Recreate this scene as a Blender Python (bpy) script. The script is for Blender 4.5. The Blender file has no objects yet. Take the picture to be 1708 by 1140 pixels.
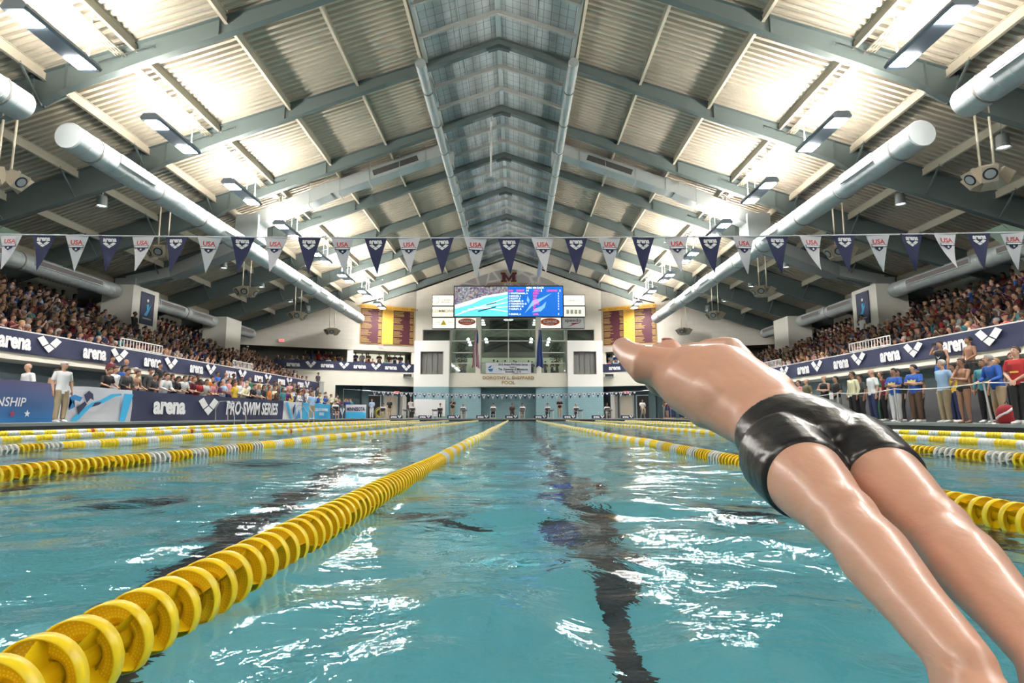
import bpy, bmesh, math, random
import numpy as np
from mathutils import Vector, Matrix, Euler

# ---------------------------------------------------------------- camera, world, exposure
sc = bpy.context.scene
sc.view_settings.view_transform = 'Standard'
sc.view_settings.look = 'None'
sc.view_settings.gamma = 1.0
sc.view_settings.use_curve_mapping = False
sc.view_settings.exposure = 0.6
sc.cycles.max_bounces = 7
sc.cycles.diffuse_bounces = 3
sc.cycles.glossy_bounces = 3
sc.cycles.transmission_bounces = 5
sc.cycles.transparent_max_bounces = 12
sc.cycles.caustics_refractive = True
sc.cycles.caustics_reflective = True
sc.cycles.sample_clamp_indirect = 8.0
sc.cycles.use_denoising = True
sc.cycles.use_adaptive_sampling = True
sc.cycles.adaptive_threshold = 0.02

cam_data = bpy.data.cameras.new('camera')
cam_data.sensor_width = 36.0
cam_data.lens = 970.0 / 1708.0 * 36.0
cam_data.clip_end = 300
cam = bpy.data.objects.new('camera', cam_data)
sc.collection.objects.link(cam)
cam.location = (0.7, 0.0, 0.40)
cam.rotation_euler = (math.radians(90) + math.atan(125 / 970.0), 0, math.radians(0.35))
sc.camera = cam

world = bpy.data.worlds.new('world')
sc.world = world
world.use_nodes = True
world.node_tree.nodes['Background'].inputs[0].default_value = (0.75, 0.9, 1.0, 1)
world.node_tree.nodes['Background'].inputs[1].default_value = .3

LAMP_DOWN = 230.0      # emission of the downward lamp lenses
LAMP_UP = 320.0        # emission of the upward lamp lenses

C = sc.collection
PI = math.pi
rng = random.Random(11)

# ---------------------------------------------------------------- helpers
MATS = {}
def mat(name, col, rough=0.6, metal=0.0, var=0.0, scale=3.0, bump=0.0, emit=None, spec=None, sss=0.0):
    if name in MATS: return MATS[name]
    m = bpy.data.materials.new(name); m.use_nodes = True
    nt = m.node_tree; b = nt.nodes['Principled BSDF']
    b.inputs['Base Color'].default_value = (*col, 1)
    b.inputs['Roughness'].default_value = rough
    b.inputs['Metallic'].default_value = metal
    if spec is not None: b.inputs['Specular IOR Level'].default_value = spec
    if sss: b.inputs['Subsurface Weight'].default_value = sss; b.inputs['Subsurface Radius'].default_value = (.02, .008, .004)
    if emit:
        b.inputs['Emission Color'].default_value = (*emit[0], 1); b.inputs['Emission Strength'].default_value = emit[1]
    if var or bump:
        tc = nt.nodes.new('ShaderNodeTexCoord'); n = nt.nodes.new('ShaderNodeTexNoise')
        n.inputs['Scale'].default_value = scale; n.inputs['Detail'].default_value = 4
        nt.links.new(tc.outputs['Object'], n.inputs['Vector'])
        if var:
            mr = nt.nodes.new('ShaderNodeMapRange'); mr.inputs['To Min'].default_value = 1 - var; mr.inputs['To Max'].default_value = 1 + var
            mx = nt.nodes.new('ShaderNodeVectorMath'); mx.operation = 'SCALE'; mx.inputs[0].default_value = col
            nt.links.new(n.outputs['Fac'], mr.inputs['Value']); nt.links.new(mr.outputs[0], mx.inputs['Scale'])
            nt.links.new(mx.outputs[0], b.inputs['Base Color'])
        if bump:
            bp = nt.nodes.new('ShaderNodeBump'); bp.inputs['Strength'].default_value = bump; bp.inputs['Distance'].default_value = .02
            nt.links.new(n.outputs['Fac'], bp.inputs['Height']); nt.links.new(bp.outputs[0], b.inputs['Normal'])
    MATS[name] = m
    return m

def block_mat(name, c1, c2, bw=.4, bh=.2, mortar=.012, rough=.7, coord='Generated', axis='xz'):
    """painted block wall: brick pattern laid over the wall's own metres"""
    m = bpy.data.materials.new(name); m.use_nodes = True; MATS[name] = m
    nt = m.node_tree; b = nt.nodes['Principled BSDF']; b.inputs['Roughness'].default_value = rough
    tc = nt.nodes.new('ShaderNodeTexCoord'); sp = nt.nodes.new('ShaderNodeSeparateXYZ'); cb = nt.nodes.new('ShaderNodeCombineXYZ')
    nt.links.new(tc.outputs['Object'], sp.inputs[0])
    nt.links.new(sp.outputs['XYZ'.index(axis[0].upper())], cb.inputs[0]); nt.links.new(sp.outputs['XYZ'.index(axis[1].upper())], cb.inputs[1])
    br = nt.nodes.new('ShaderNodeTexBrick'); br.inputs['Scale'].default_value = 1
    br.inputs['Brick Width'].default_value = bw; br.inputs['Row Height'].default_value = bh; br.inputs['Mortar Size'].default_value = mortar
    br.inputs['Color1'].default_value = (*c1, 1); br.inputs['Color2'].default_value = (*[x * .95 for x in c1], 1); br.inputs['Mortar'].default_value = (*c2, 1)
    nt.links.new(cb.outputs[0], br.inputs['Vector']); nt.links.new(br.outputs['Color'], b.inputs['Base Color'])
    return m

class MB:
    def __init__(s): s.v = []; s.f = []; s.m = []; s.mi = 0; s.sm = []; s.smooth = False
    def add(s, verts, faces):
        o = len(s.v); s.v += [tuple(v) for v in verts]
        for f in faces: s.f.append(tuple(i + o for i in f)); s.m.append(s.mi); s.sm.append(s.smooth)
    def box(s, a, b):
        x0, y0, z0 = a; x1, y1, z1 = b
        s.add([(x0,y0,z0),(x1,y0,z0),(x1,y1,z0),(x0,y1,z0),(x0,y0,z1),(x1,y0,z1),(x1,y1,z1),(x0,y1,z1)],
              [(0,3,2,1),(4,5,6,7),(0,1,5,4),(1,2,6,5),(2,3,7,6),(3,0,4,7)])
    def cbox(s, c, d): s.box([c[i]-d[i]/2 for i in range(3)], [c[i]+d[i]/2 for i in range(3)])
    def beam(s, p, q, w, h, up=(0,0,1)):
        p, q = Vector(p), Vector(q); t = (q-p).normalized(); u = Vector(up)
        side = t.cross(u)
        if side.length < 1e-4: side = Vector((1,0,0))
        side.normalize(); u = side.cross(t)
        vs = []
        for e in (p, q):
            for a, b in ((-1,-1),(1,-1),(1,1),(-1,1)): vs.append(e + side*a*w/2 + u*b*h/2)
        s.add(vs, [(3,2,1,0),(4,5,6,7),(0,1,5,4),(1,2,6,5),(2,3,7,6),(3,0,4,7)])
    def prism(s, poly, y0, y1, axis='y'):
        """poly: (a,b) outline extruded; axis y: a=x,b=z; axis x: a=y,b=z; axis z: a=x,b=y"""
        def P(a, b, c): return {'y': (a, c, b), 'x': (c, a, b), 'z': (a, b, c)}[axis]
        n = len(poly); vs = [P(a, b, y0) for a, b in poly] + [P(a, b, y1) for a, b in poly]
        s.add(vs, [tuple(range(n-1, -1, -1)), tuple(range(n, 2*n))] + [(i, (i+1) % n, n+(i+1) % n, n+i) for i in range(n)])
    def tube(s, pts, r, seg=8, cap=True):
        pts = [Vector(p) for p in pts]; R = r if isinstance(r, (list, tuple)) else [r]*len(pts)
        o = []
        prev = None
        for i, p in enumerate(pts):
            t = (pts[min(i+1, len(pts)-1)] - pts[max(i-1, 0)]).normalized()
            ref = prev if prev is not None else (Vector((0,0,1)) if abs(t.z) < .9 else Vector((1,0,0)))
            u = (ref - t*ref.dot(t)).normalized(); prev = u; w = t.cross(u)
            o += [p + (u*math.cos(2*PI*k/seg) + w*math.sin(2*PI*k/seg))*R[i] for k in range(seg)]
        f = [(i*seg+k, i*seg+(k+1) % seg, (i+1)*seg+(k+1) % seg, (i+1)*seg+k) for i in range(len(pts)-1) for k in range(seg)]
        if cap: f += [tuple(range(seg-1, -1, -1)), tuple(range((len(pts)-1)*seg, len(pts)*seg))]
        s.add(o, f)
    def lathe(s, prof, c=(0,0,0), axis='z', seg=16, closed=False):
        """prof: (r, h) list spun about an axis"""
        vs = []
        for r, h in prof:
            for k in range(seg):
                a = 2*PI*k/seg; x, y = r*math.cos(a), r*math.sin(a)
                p = {'z': (x, y, h), 'y': (x, h, y), 'x': (h, x, y)}[axis]
                vs.append((p[0]+c[0], p[1]+c[1], p[2]+c[2]))
        n = len(prof); f = []
        for i in range(n if closed else n-1):
            j = (i+1) % n
            for k in range(seg): f.append((i*seg+k, i*seg+(k+1) % seg, j*seg+(k+1) % seg, j*seg+k))
        s.add(vs, f)
    def mesh(s, name, mats):
        me = bpy.data.meshes.new(name); me.from_pydata(s.v, [], s.f)
        for m in (mats if isinstance(mats, (list, tuple)) else [mats]): me.materials.append(m)
        me.polygons.foreach_set('material_index', s.m); me.polygons.foreach_set('use_smooth', s.sm)
        me.update(); return me
    def build(s, name, mats, parent=None, **k):
        return link(name, s.mesh(name, mats), parent, **k)

def link(name, me, parent=None, loc=None, rot=None, label=None, cat=None, group=None, kind=None):
    o = bpy.data.objects.new(name, me); C.objects.link(o)
    if parent is not None: o.parent = parent
    if loc is not None: o.location = loc
    if rot is not None: o.rotation_euler = rot
    tag(o, label, cat, group, kind); return o
def tag(o, label=None, cat=None, group=None, kind=None):
    if label: o['label'] = label
    if cat: o['category'] = cat
    if group: o['group'] = group
    if kind: o['kind'] = kind
def thing(name, label, cat, loc=(0,0,0), rz=0, group=None):
    o = link(name, None, None, loc, (0,0,rz)); tag(o, label, cat, group); return o
def struct(name, mb, m, parent=None): return mb.build(name, m, parent, kind=None if parent else 'structure')
def kids(o): return [c for c in ALLKIDS.get(o.name, [])]
ALLKIDS = {}
def copy_tree(o, parent=None):
    c = o.copy(); C.objects.link(c)
    if parent is not None: c.parent = parent
    for ch in list(o.children): copy_tree(ch, c)
    return c

TXT = {}
def text_mesh(body, size=1.0, bold=0.0, shear=0.0, depth=.004, m=None, align='CENTER', sx=1.0, spacing=1.0):
    key = (body, size, bold, shear, m.name if m else '', align, sx, spacing, depth)
    if key in TXT: return TXT[key]
    cu = bpy.data.curves.new('t', 'FONT'); cu.body = body; cu.size = size; cu.offset = bold; cu.shear = shear
    cu.extrude = depth; cu.align_x = align; cu.align_y = 'CENTER'; cu.resolution_u = 3; cu.space_character = spacing
    o = bpy.data.objects.new('t', cu); C.objects.link(o)
    dg = bpy.context.evaluated_depsgraph_get(); dg.update()
    me = bpy.data.meshes.new_from_object(o.evaluated_get(dg))
    bpy.data.objects.remove(o); me.name = 'lettering'
    if sx != 1.0: me.transform(Matrix.Diagonal((sx, 1, 1, 1)))
    me.materials.clear()
    if m: me.materials.append(m)
    TXT[key] = me; return me

R_FRONT = (PI/2, 0, 0)           # faces the camera end (-Y)
R_LEFTWALL = (PI/2, 0, PI/2)     # on the left side, faces +X
R_RIGHTWALL = (PI/2, 0, -PI/2)   # on the right side, faces -X

def flat_poly(polys, depth=.004):
    b = MB()
    for p in polys: b.prism(p, -depth, depth, 'z')
    return b
def diamond_logo(w=1.0):
    L = [(-.5,.27),(-.27,.42),(-.03,.10),(-.26,-.07)]
    Rr = [(.5,.27),(.26,-.07),(.03,.10),(.27,.42)]
    B = [(0,.06),(.22,-.10),(0,-.34),(-.22,-.10)]
    return flat_poly([[(x*w, y*w) for x, y in q] for q in (L, Rr[::-1], B)])

# common materials
M_WHITE = mat('white_paint', (.8,.8,.78), .5)
M_CREAM = mat('cream_wall', (.84,.80,.70), .7, var=.05, scale=1.5)
M_NAVY = mat('navy_cloth', (.020,.026,.075), .6, var=.15, scale=2)
M_LOGO = mat('white_print', (.82,.82,.84), .6)
M_STEEL = mat('steel', (.55,.56,.57), .3, 1.0)
M_GREY = mat('grey_metal', (.42,.45,.46), .45, .3)
M_BLACK = mat('black', (.012,.012,.014), .5)
M_DARK = mat('dark_grey', (.05,.055,.06), .6)
M_FRAME = mat('frame_paint', (.125,.16,.16), .5, var=.06, scale=1)
M_ROOF = mat('roof_deck', (.52,.47,.385), .55, var=.05, scale=1)
M_PURLIN = mat('purlin_paint', (.62,.56,.45), .6)
M_DUCT = mat('duct_metal', (.48,.52,.53), .45, .25, var=.04, scale=4)
M_MAROON = mat('maroon', (.07,.008,.022), .6)
M_GOLD = mat('gold', (.80,.45,.07), .5)
M_BLUE = mat('bright_blue', (.02,.22,.55), .6)
M_SKYB = mat('sky_blue', (.04,.40,.72), .6)
M_RED = mat('red', (.55,.03,.03), .5)
# ================================================================ THE BUILDING
Y0, YW = -14.0, 57.0          # hall from behind the camera to the end wall
DECK = .22
def roofz(x): return 16.55 - .34*abs(x)

# --- pool shell
PX = 12.2; PY0, PY1 = -.1, 50.0; DEPTH = 2.1
def pool_tile():
    m = bpy.data.materials.new('pool_tile'); m.use_nodes = True; nt = m.node_tree; b = nt.nodes['Principled BSDF']
    b.inputs['Roughness'].default_value = .5
    tc = nt.nodes.new('ShaderNodeTexCoord'); n = nt.nodes.new('ShaderNodeTexNoise'); n.inputs['Scale'].default_value = .6
    cr = nt.nodes.new('ShaderNodeValToRGB'); cr.color_ramp.elements[0].color = (.20,.75,.90,1); cr.color_ramp.elements[1].color = (.27,.83,.96,1)
    nt.links.new(tc.outputs['Object'], n.inputs['Vector']); nt.links.new(n.outputs['Fac'], cr.inputs[0]); nt.links.new(cr.outputs[0], b.inputs['Base Color'])
    return m
M_POOL = pool_tile()
b = MB()
b.box((-PX, PY0, -DEPTH-.2), (PX, PY1, -DEPTH))
b.box((-PX-.3, PY0-.3, -DEPTH-.2), (-PX, PY1+.3, -.02)); b.box((PX, PY0-.3, -DEPTH-.2), (PX+.3, PY1+.3, -.02))
b.box((-PX, PY1, -DEPTH-.2), (PX, PY1+.3, -.02)); b.box((-PX, PY0-.3, -DEPTH-.2), (PX, PY0, -.02))
struct('floor_pool_basin', b, M_POOL)
M_TILEB = mat('black_tile', (.012,.016,.03), .4)
b = MB()
for k in range(10):
    x = -11.25 + 2.5*k
    b.box((x-.15, 2.0, -DEPTH), (x+.15, 48.0, -DEPTH+.004))
    b.box((x-.5, 1.9, -DEPTH), (x+.5, 2.15, -DEPTH+.004)); b.box((x-.5, 47.9, -DEPTH), (x+.5, 48.15, -DEPTH+.004))
for k in range(-4, 5):
    for j in range(18):
        y = 4.85 + 2.5*j
        b.box((k*2.5-.5, y-.13, -DEPTH), (k*2.5+.5, y+.13, -DEPTH+.005))
struct('trim_pool_lines', b, M_TILEB)
# gutter and coping
b = MB(); g = MB()
for s in (-1, 1):
    x0, x1 = sorted((s*PX, s*(PX+.45)))
    b.box((x0, PY0-.3, .14), (x1, PY1+.45, DECK))
    x0, x1 = sorted((s*(PX+.04), s*(PX+.3))); g.box((x0, PY0-.3, -.02), (x1, PY1+.3, .14))
b.box((-PX, PY1, .14), (PX, PY1+.45, DECK)); g.box((-PX, PY1+.04, -.02), (PX, PY1+.3, .14))
b.box((-PX, PY0-.45, .14), (PX, PY0, DECK)); g.box((-PX, PY0-.3, -.02), (PX, PY0-.04, .14))
struct('trim_coping', b, mat('coping', (.26,.27,.27), .5, var=.1, scale=5))
struct('trim_gutter', g, mat('gutter', (.015,.015,.016), .5))
b = MB()
for s in (-1, 1):
    x0, x1 = sorted((s*(PX+.45), s*28)); b.box((x0, Y0, 0), (x1, 60, DECK))
b.box((-PX-.45, PY1+.45, 0), (PX+.45, 60, DECK)); b.box((-PX-.45, Y0, 0), (PX+.45, PY0-.45, DECK))
struct('floor_deck', b, mat('deck_tile', (.16,.19,.20), .55, var=.1, scale=3))

# --- water
def water():
    rs = np.random.RandomState(5)
    ys = [PY0+.001]; st = .03
    while ys[-1] < PY1: ys.append(ys[-1] + st); st = min(.30, .022 + .018*ys[-1])
    ys[-1] = PY1 - .001; ys = np.array(ys)
    xs = [0.7]; st = .03
    while xs[-1] < PX: xs.append(xs[-1] + st); st = min(.22, .028 + .022*(xs[-1]-.7))
    xr = np.array(xs); xr[-1] = PX-.001
    xs = [0.7]; st = .03
    while xs[-1] > -PX: xs.append(xs[-1] - st); st = min(.22, .028 + .022*(.7-xs[-1]))
    xl = np.array(xs); xl[-1] = -PX+.001
    xs = np.concatenate([xl[::-1], xr[1:]])
    X, Y = np.meshgrid(xs, ys); dx = np.gradient(xs)[None, :] + 0*Y; dy = np.gradient(ys)[:, None] + 0*X; d = np.maximum(dx, dy)
    Z = np.zeros_like(X)
    for i in range(60):
        lam = .22 * (8.0 ** rs.rand()); a = rs.rand()*2*PI; k = 2*PI/lam
        amp = .00085 * lam**.75 / .35 * (.6 if lam > .7 else 1.1)
        att = np.clip((lam - 2.5*d)/(2.5*d), 0, 1)
        ph = rs.rand()*2*PI + 1.3*np.sin(.6*X*math.cos(a+1)+.5*Y*math.sin(a+2)+i)
        Z += amp*att*np.sin(k*(X*math.cos(a)+Y*math.sin(a)) + ph)
    # the push-off throws up low swells around the swimmer
    rr = np.hypot(X-1.25, (Y-.9)*.7); Z += .012*np.sin(rr*11)*np.exp(-(rr/1.1)**2)
    ny, nx = X.shape
    V = np.stack([X, Y, Z], -1).reshape(-1, 3)
    i = np.arange(ny*nx).reshape(ny, nx)
    F = np.stack([i[:-1,:-1], i[:-1,1:], i[1:,1:], i[1:,:-1]], -1).reshape(-1, 4)
    me = bpy.data.meshes.new('water'); me.vertices.add(len(V)); me.vertices.foreach_set('co', V.ravel())
    me.loops.add(F.size); me.loops.foreach_set('vertex_index', F.ravel())
    me.polygons.add(len(F)); me.polygons.foreach_set('loop_start', np.arange(0, F.size, 4)); me.polygons.foreach_set('loop_total', np.full(len(F), 4))
    me.polygons.foreach_set('use_smooth', [True]*len(F)); me.update(); me.validate()
    m = bpy.data.materials.new('pool_water'); m.use_nodes = True; nt = m.node_tree
    for n in list(nt.nodes):
        if n.type == 'BSDF_PRINCIPLED': nt.nodes.remove(n)
    gl = nt.nodes.new('ShaderNodeBsdfGlass'); gl.inputs['IOR'].default_value = 1.333; gl.inputs['Roughness'].default_value = .03
    gl.inputs['Color'].default_value = (.93,.985,1,1)
    tc = nt.nodes.new('ShaderNodeTexCoord'); mp = nt.nodes.new('ShaderNodeMapping'); mp.inputs['Scale'].default_value = (1.0, 1.5, 1)
    n1 = nt.nodes.new('ShaderNodeTexNoise'); n1.inputs['Scale'].default_value = 5.5; n1.inputs['Detail'].default_value = 4; n1.inputs['Distortion'].default_value = .7
    n2 = nt.nodes.new('ShaderNodeTexNoise'); n2.inputs['Scale'].default_value = 1.4; n2.inputs['Detail'].default_value = 2
    ad = nt.nodes.new('ShaderNodeMath'); ad.operation = 'MULTIPLY_ADD'; ad.inputs[1].default_value = .42
    bp = nt.nodes.new('ShaderNodeBump'); bp.inputs['Strength'].default_value = 1; bp.inputs['Distance'].default_value = .020
    nt.links.new(tc.outputs['Object'], mp.inputs[0]); nt.links.new(mp.outputs[0], n1.inputs['Vector']); nt.links.new(mp.outputs[0], n2.inputs['Vector'])
    nt.links.new(n1.outputs['Fac'], ad.inputs[0]); nt.links.new(n2.outputs['Fac'], ad.inputs[2]); nt.links.new(ad.outputs[0], bp.inputs['Height'])
    nt.links.new(bp.outputs[0], gl.inputs['Normal']); nt.links.new(gl.outputs[0], nt.nodes['Material Output'].inputs[0])
    me.materials.append(m)
    o = link('water', me, kind='structure'); o['label'] = 'clear turquoise pool water with rippled surface'
water()

# --- roof deck: real corrugation, ridges running down the slope
def corr(xa, xb, y0, y1, pitch=.27, d=.11):
    b = MB(); n = int((y1-y0)/pitch)
    za, zb = roofz(xa), roofz(xb)
    pr = []
    for i in range(n):
        y = y0 + i*pitch
        pr += [(y, 0), (y+pitch*.42, 0), (y+pitch*.5, d), (y+pitch*.92, d)]
    vs = []
    for y, h in pr: vs += [(xa, y, za+h), (xb, y, zb+h)]
    fs = [(2*i, 2*i+1, 2*i+3, 2*i+2) for i in range(len(pr)-1)]
    b.add(vs, fs); return b
roof = corr(-3.1, -28, Y0, YW+.9)
r2 = corr(3.1, 28, Y0, YW+.9); roof.add(r2.v, r2.f)
ceiling = struct('ceiling', roof, M_ROOF)
# ridge panels
def grid_mat():
    m = bpy.data.materials.new('ridge_panel'); m.use_nodes = True; nt = m.node_tree; p = nt.nodes['Principled BSDF']; p.inputs['Roughness'].default_value = .35
    tc = nt.nodes.new('ShaderNodeTexCoord'); br = nt.nodes.new('ShaderNodeTexBrick'); br.offset = 0
    br.inputs['Scale'].default_value = 1; br.inputs['Brick Width'].default_value = .3; br.inputs['Row Height'].default_value = .42; br.inputs['Mortar Size'].default_value = .012
    br.inputs['Color1'].default_value = (.60,.63,.64,1); br.inputs['Color2'].default_value = (.53,.57,.58,1); br.inputs['Mortar'].default_value = (.22,.24,.25,1)
    n = nt.nodes.new('ShaderNodeTexNoise'); n.inputs['Scale'].default_value = 1.2; n.inputs['Detail'].default_value = 3
    wv = nt.nodes.new('ShaderNodeTexWave'); wv.inputs['Scale'].default_value = .28; wv.inputs['Distortion'].default_value = .6; wv.inputs['Detail'].default_value = 2
    mx = nt.nodes.new('ShaderNodeMix'); mx.data_type = 'RGBA'; mx.blend_type = 'MULTIPLY'; mx.inputs['Factor'].default_value = .35
    bp = nt.nodes.new('ShaderNodeBump'); bp.inputs['Distance'].default_value = .15
    nt.links.new(tc.outputs['Object'], br.inputs[0]); nt.links.new(tc.outputs['Object'], n.inputs[0]); nt.links.new(tc.outputs['Object'], wv.inputs[0])
    nt.links.new(br.outputs[0], mx.inputs[6]); nt.links.new(wv.outputs[0], mx.inputs[7]); nt.links.new(mx.outputs[2], p.inputs['Base Color'])
    nt.links.new(n.outputs['Fac'], bp.inputs['Height']); nt.links.new(bp.outputs[0], p.inputs['Normal'])
    return m
b = MB()
zr = roofz(3.1)
b.add([(-3.1,Y0,zr),(0,Y0,roofz(0)),(3.1,Y0,zr),(-3.1,YW+.9,zr),(0,YW+.9,roofz(0)),(3.1,YW+.9,zr)], [(0,1,4,3),(1,2,5,4)])
b.build('ridge_panel', grid_mat(), ceiling)
# ridge seams and light V battens
M_BATT = mat('batten', (.42,.42,.40), .5)
FR = [1.3 + 5.43*i for i in range(-2, 11)]        # frame stations along the hall
b = MB()
for x in (-3.1, -1.55, 1.55, 3.1): b.beam((x, Y0, roofz(x)-.02), (x, YW, roofz(x)-.02), .04 if abs(x) < 3 else .16, .04 if abs(x) < 3 else .3)
b.beam((0, Y0, 16.5), (0, YW, 16.5), .22, .05)
b.build('ridge_seam', mat('seam', (.62,.66,.66), .5), ceiling)
for fy in FR:
    for t in (1/3, 2/3):
        y = fy + 5.43*t
        if y > YW-.3: continue
        b = MB()
        for s in (-1, 1): b.beam((0, y, 16.33), (s*3.1, y, roofz(3.1)-.22), .12, .16)
        b.build('ridge_batten', M_BATT, ceiling)
for s in (-1, 1):
    for i, x in enumerate((3.25, 5.97, 8.8, 11.7, 14.6, 17.5, 20.4, 23.3)):
        h = .22 if i in (1,) else .34
        b = MB(); z = roofz(x) - .01
        b.beam((s*x, Y0, z-h/2), (s*x, YW, z-h/2), .02, h)                       # web
        for dz in (0, -h): b.beam((s*x, Y0, z+dz), (s*x, YW, z+dz), .11, .02)
        b.build('purlin', M_PURLIN, ceiling)
# perforated cable trays above the lamps
for s in (-1, 1):
    b = MB(); x = s*12.15; z = roofz(12.15) - .35
    for dx in (-.15, -.05, .05, .15): b.beam((x+dx, 2, z), (x+dx, 55, z), .03, .05)
    for i in range(180): b.beam((x-.15, 2+i*.295, z), (x+.15, 2+i*.295, z), .09, .015)
    b.build('cable_tray', M_PURLIN, None, label='%s perforated cream cable tray running under the roof above the lamps' % ('left' if s < 0 else 'right'), cat='cable tray')

# --- portal frames
ORD = ['first','second','third','fourth','fifth','sixth','seventh','eighth','ninth','tenth','eleventh','twelfth','thirteenth','fourteenth']
def frame(y):
    o = thing('roof_frame', 'x', 'roof frame', (0, y, 0))
    for s in (-1, 1):
        top = [(0,16.43)] + [(x, roofz(x)-.03) for x in (4, 9, 13.9, 20, 26.6)]
        bot = [(26.6, roofz(26.6)-1.1), (20.5, roofz(20.5)-1.25), (14.9, 10.22), (13.9, 10.88), (0, 16.15)]
        poly = [(s*a, c) for a, c in top + bot]
        b = MB()
        b.prism(poly if s > 0 else poly[::-1], -.012, .012)
        for (xa, za), (xb, zb) in zip(bot[:-1], bot[1:]):
            b.beam((s*xa, 0, za), (s*xb, 0, zb), .26, .03)
        b.beam((0,0,16.43), (s*26.6, 0, roofz(26.6)-.03), .24, .03)
        for x in (9.0, 13.9, 14.9): 
            zb = 16.15-.379*x if x < 14 else 10.22
            b.beam((s*x, 0, zb), (s*x, 0, roofz(x)-.04), .22, .02, (1,0,0))
        b.build('rafter', M_FRAME, o)
        b = MB()
        for x in (11.7, 14.6, 17.5, 20.4):
            zb = roofz(x) - (.8 if x < 13 else 1.28); 
            if x > 12: 
                for q in (-1, 1): b.beam((s*x, q*.05, zb+.05), (s*x, q*1.0, roofz(x)-.3), .06, .06)
        b.build('fly_brace', M_FRAME, o)
    b = MB(); b.prism([(-.45,16.0),(0,16.18),(.45,16.0),(.45,15.85),(0,15.98),(-.45,15.85)], -.1, .1); b.build('ridge_plate', mat('frame_dark', (.05,.07,.075), .5), o)
    return o
f0 = frame(FR[0])
frames = [f0] + [copy_tree(f0) for _ in FR[1:]]
for i, (o, y) in enumerate(zip(frames, FR)):
    o.location = (0, y, 0)
    tag(o, '%s grey-green steel portal frame counted back from the end wall' % ORD[len(FR)-1-i], group='steel roof frames')
# long strip conduits on frames near the trays
for i, y in enumerate(FR[3:-1]):
    for s in (-1, 1):
        b = MB(); p = [(s*11.0, y-.16, roofz(11.0)-.42), (s*13.2, y-.16, roofz(13.2)-.42)]
        b.tube([(p[0][0], y-.16, p[0][2]-.1), p[0], p[1]], .025, 6)
        b.build('conduit', M_STEEL, None, label='thin conduit on the %s half of the %s roof frame from the end' % ('left' if s < 0 else 'right', ORD[len(FR)-1-(i+3)]), cat='conduit', group='conduits on the roof frames')

# --- end wall, centre part
M_BLKC = block_mat('cream_block', (.76,.71,.63), (.66,.62,.55), .8, .4)
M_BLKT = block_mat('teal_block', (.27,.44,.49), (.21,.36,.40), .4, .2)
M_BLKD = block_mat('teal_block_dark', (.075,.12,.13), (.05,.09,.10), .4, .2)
def cells(b, x0, x1, z0, z1, holes, y, th=.25):
    X = sorted({x0, x1, *[h[0] for h in holes], *[h[1] for h in holes]}); Z = sorted({z0, z1, *[h[2] for h in holes], *[h[3] for h in holes]})
    for i in range(len(X)-1):
        for j in range(len(Z)-1):
            cx, cz = (X[i]+X[i+1])/2, (Z[j]+Z[j+1])/2
            if any(h[0] < cx < h[1] and h[2] < cz < h[3] for h in holes): continue
            if not (x0 <= cx <= x1 and z0 <= cz <= z1): continue
            b.box((X[i], y, Z[j]), (X[i+1], y+th, Z[j+1]))
b = MB()
cells(b, -9.2, 9.2, 4.55, 10.1, [(-8.5,-3.2,7.82,8.95), (-5.7,-3.2,4.6,7.82), (-2.7,2.7,4.55,10.1), (3.2,5.7,4.6,7.82), (3.2,8.5,7.82,8.95)], YW)
for s in (-1, 1): pass
b.prism([(-9.2,10.1),(9.2,10.1),(9.2,roofz(9.2)+.1),(0,16.7),(-9.2,roofz(9.2)+.1)], YW, YW+.25)
struct('wall_end', b, M_BLKC)
b = MB()
for s in (-1, 1): b.beam((0, YW-.05, 16.22), (s*9.3, YW-.05, 16.22-.36*9.3), .1, .13); b.beam((s*9.3, YW-.05, 16.22-.36*9.3), (s*14, YW-2.2, 16.22-.36*14), .1, .13)
struct('trim_rake', b, M_BLACK)
b = MB(); b.box((-5.75, YW-.1, 3.25), (5.75, YW+.3, 4.6)); b.box((-2.78, YW-.6, 3.25), (2.78, YW-.1, 4.5))
struct('wall_end_fascia', b, M_CREAM)
b = MB(); b.box((-9.2, YW, DECK), (-2.7, YW+.25, 3.25)); b.box((2.7, YW, DECK), (9.2, YW+.25, 3.25)); b.box((-2.78, YW+2.2, DECK), (2.78, YW+2.4, 3.3))
for s in (-1, 1): b.box((s*2.74-.04, YW+.2, DECK), (s*2.74+.04, YW+2.2, 3.3))
struct('wall_end_lower', b, M_BLKT)
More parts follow.
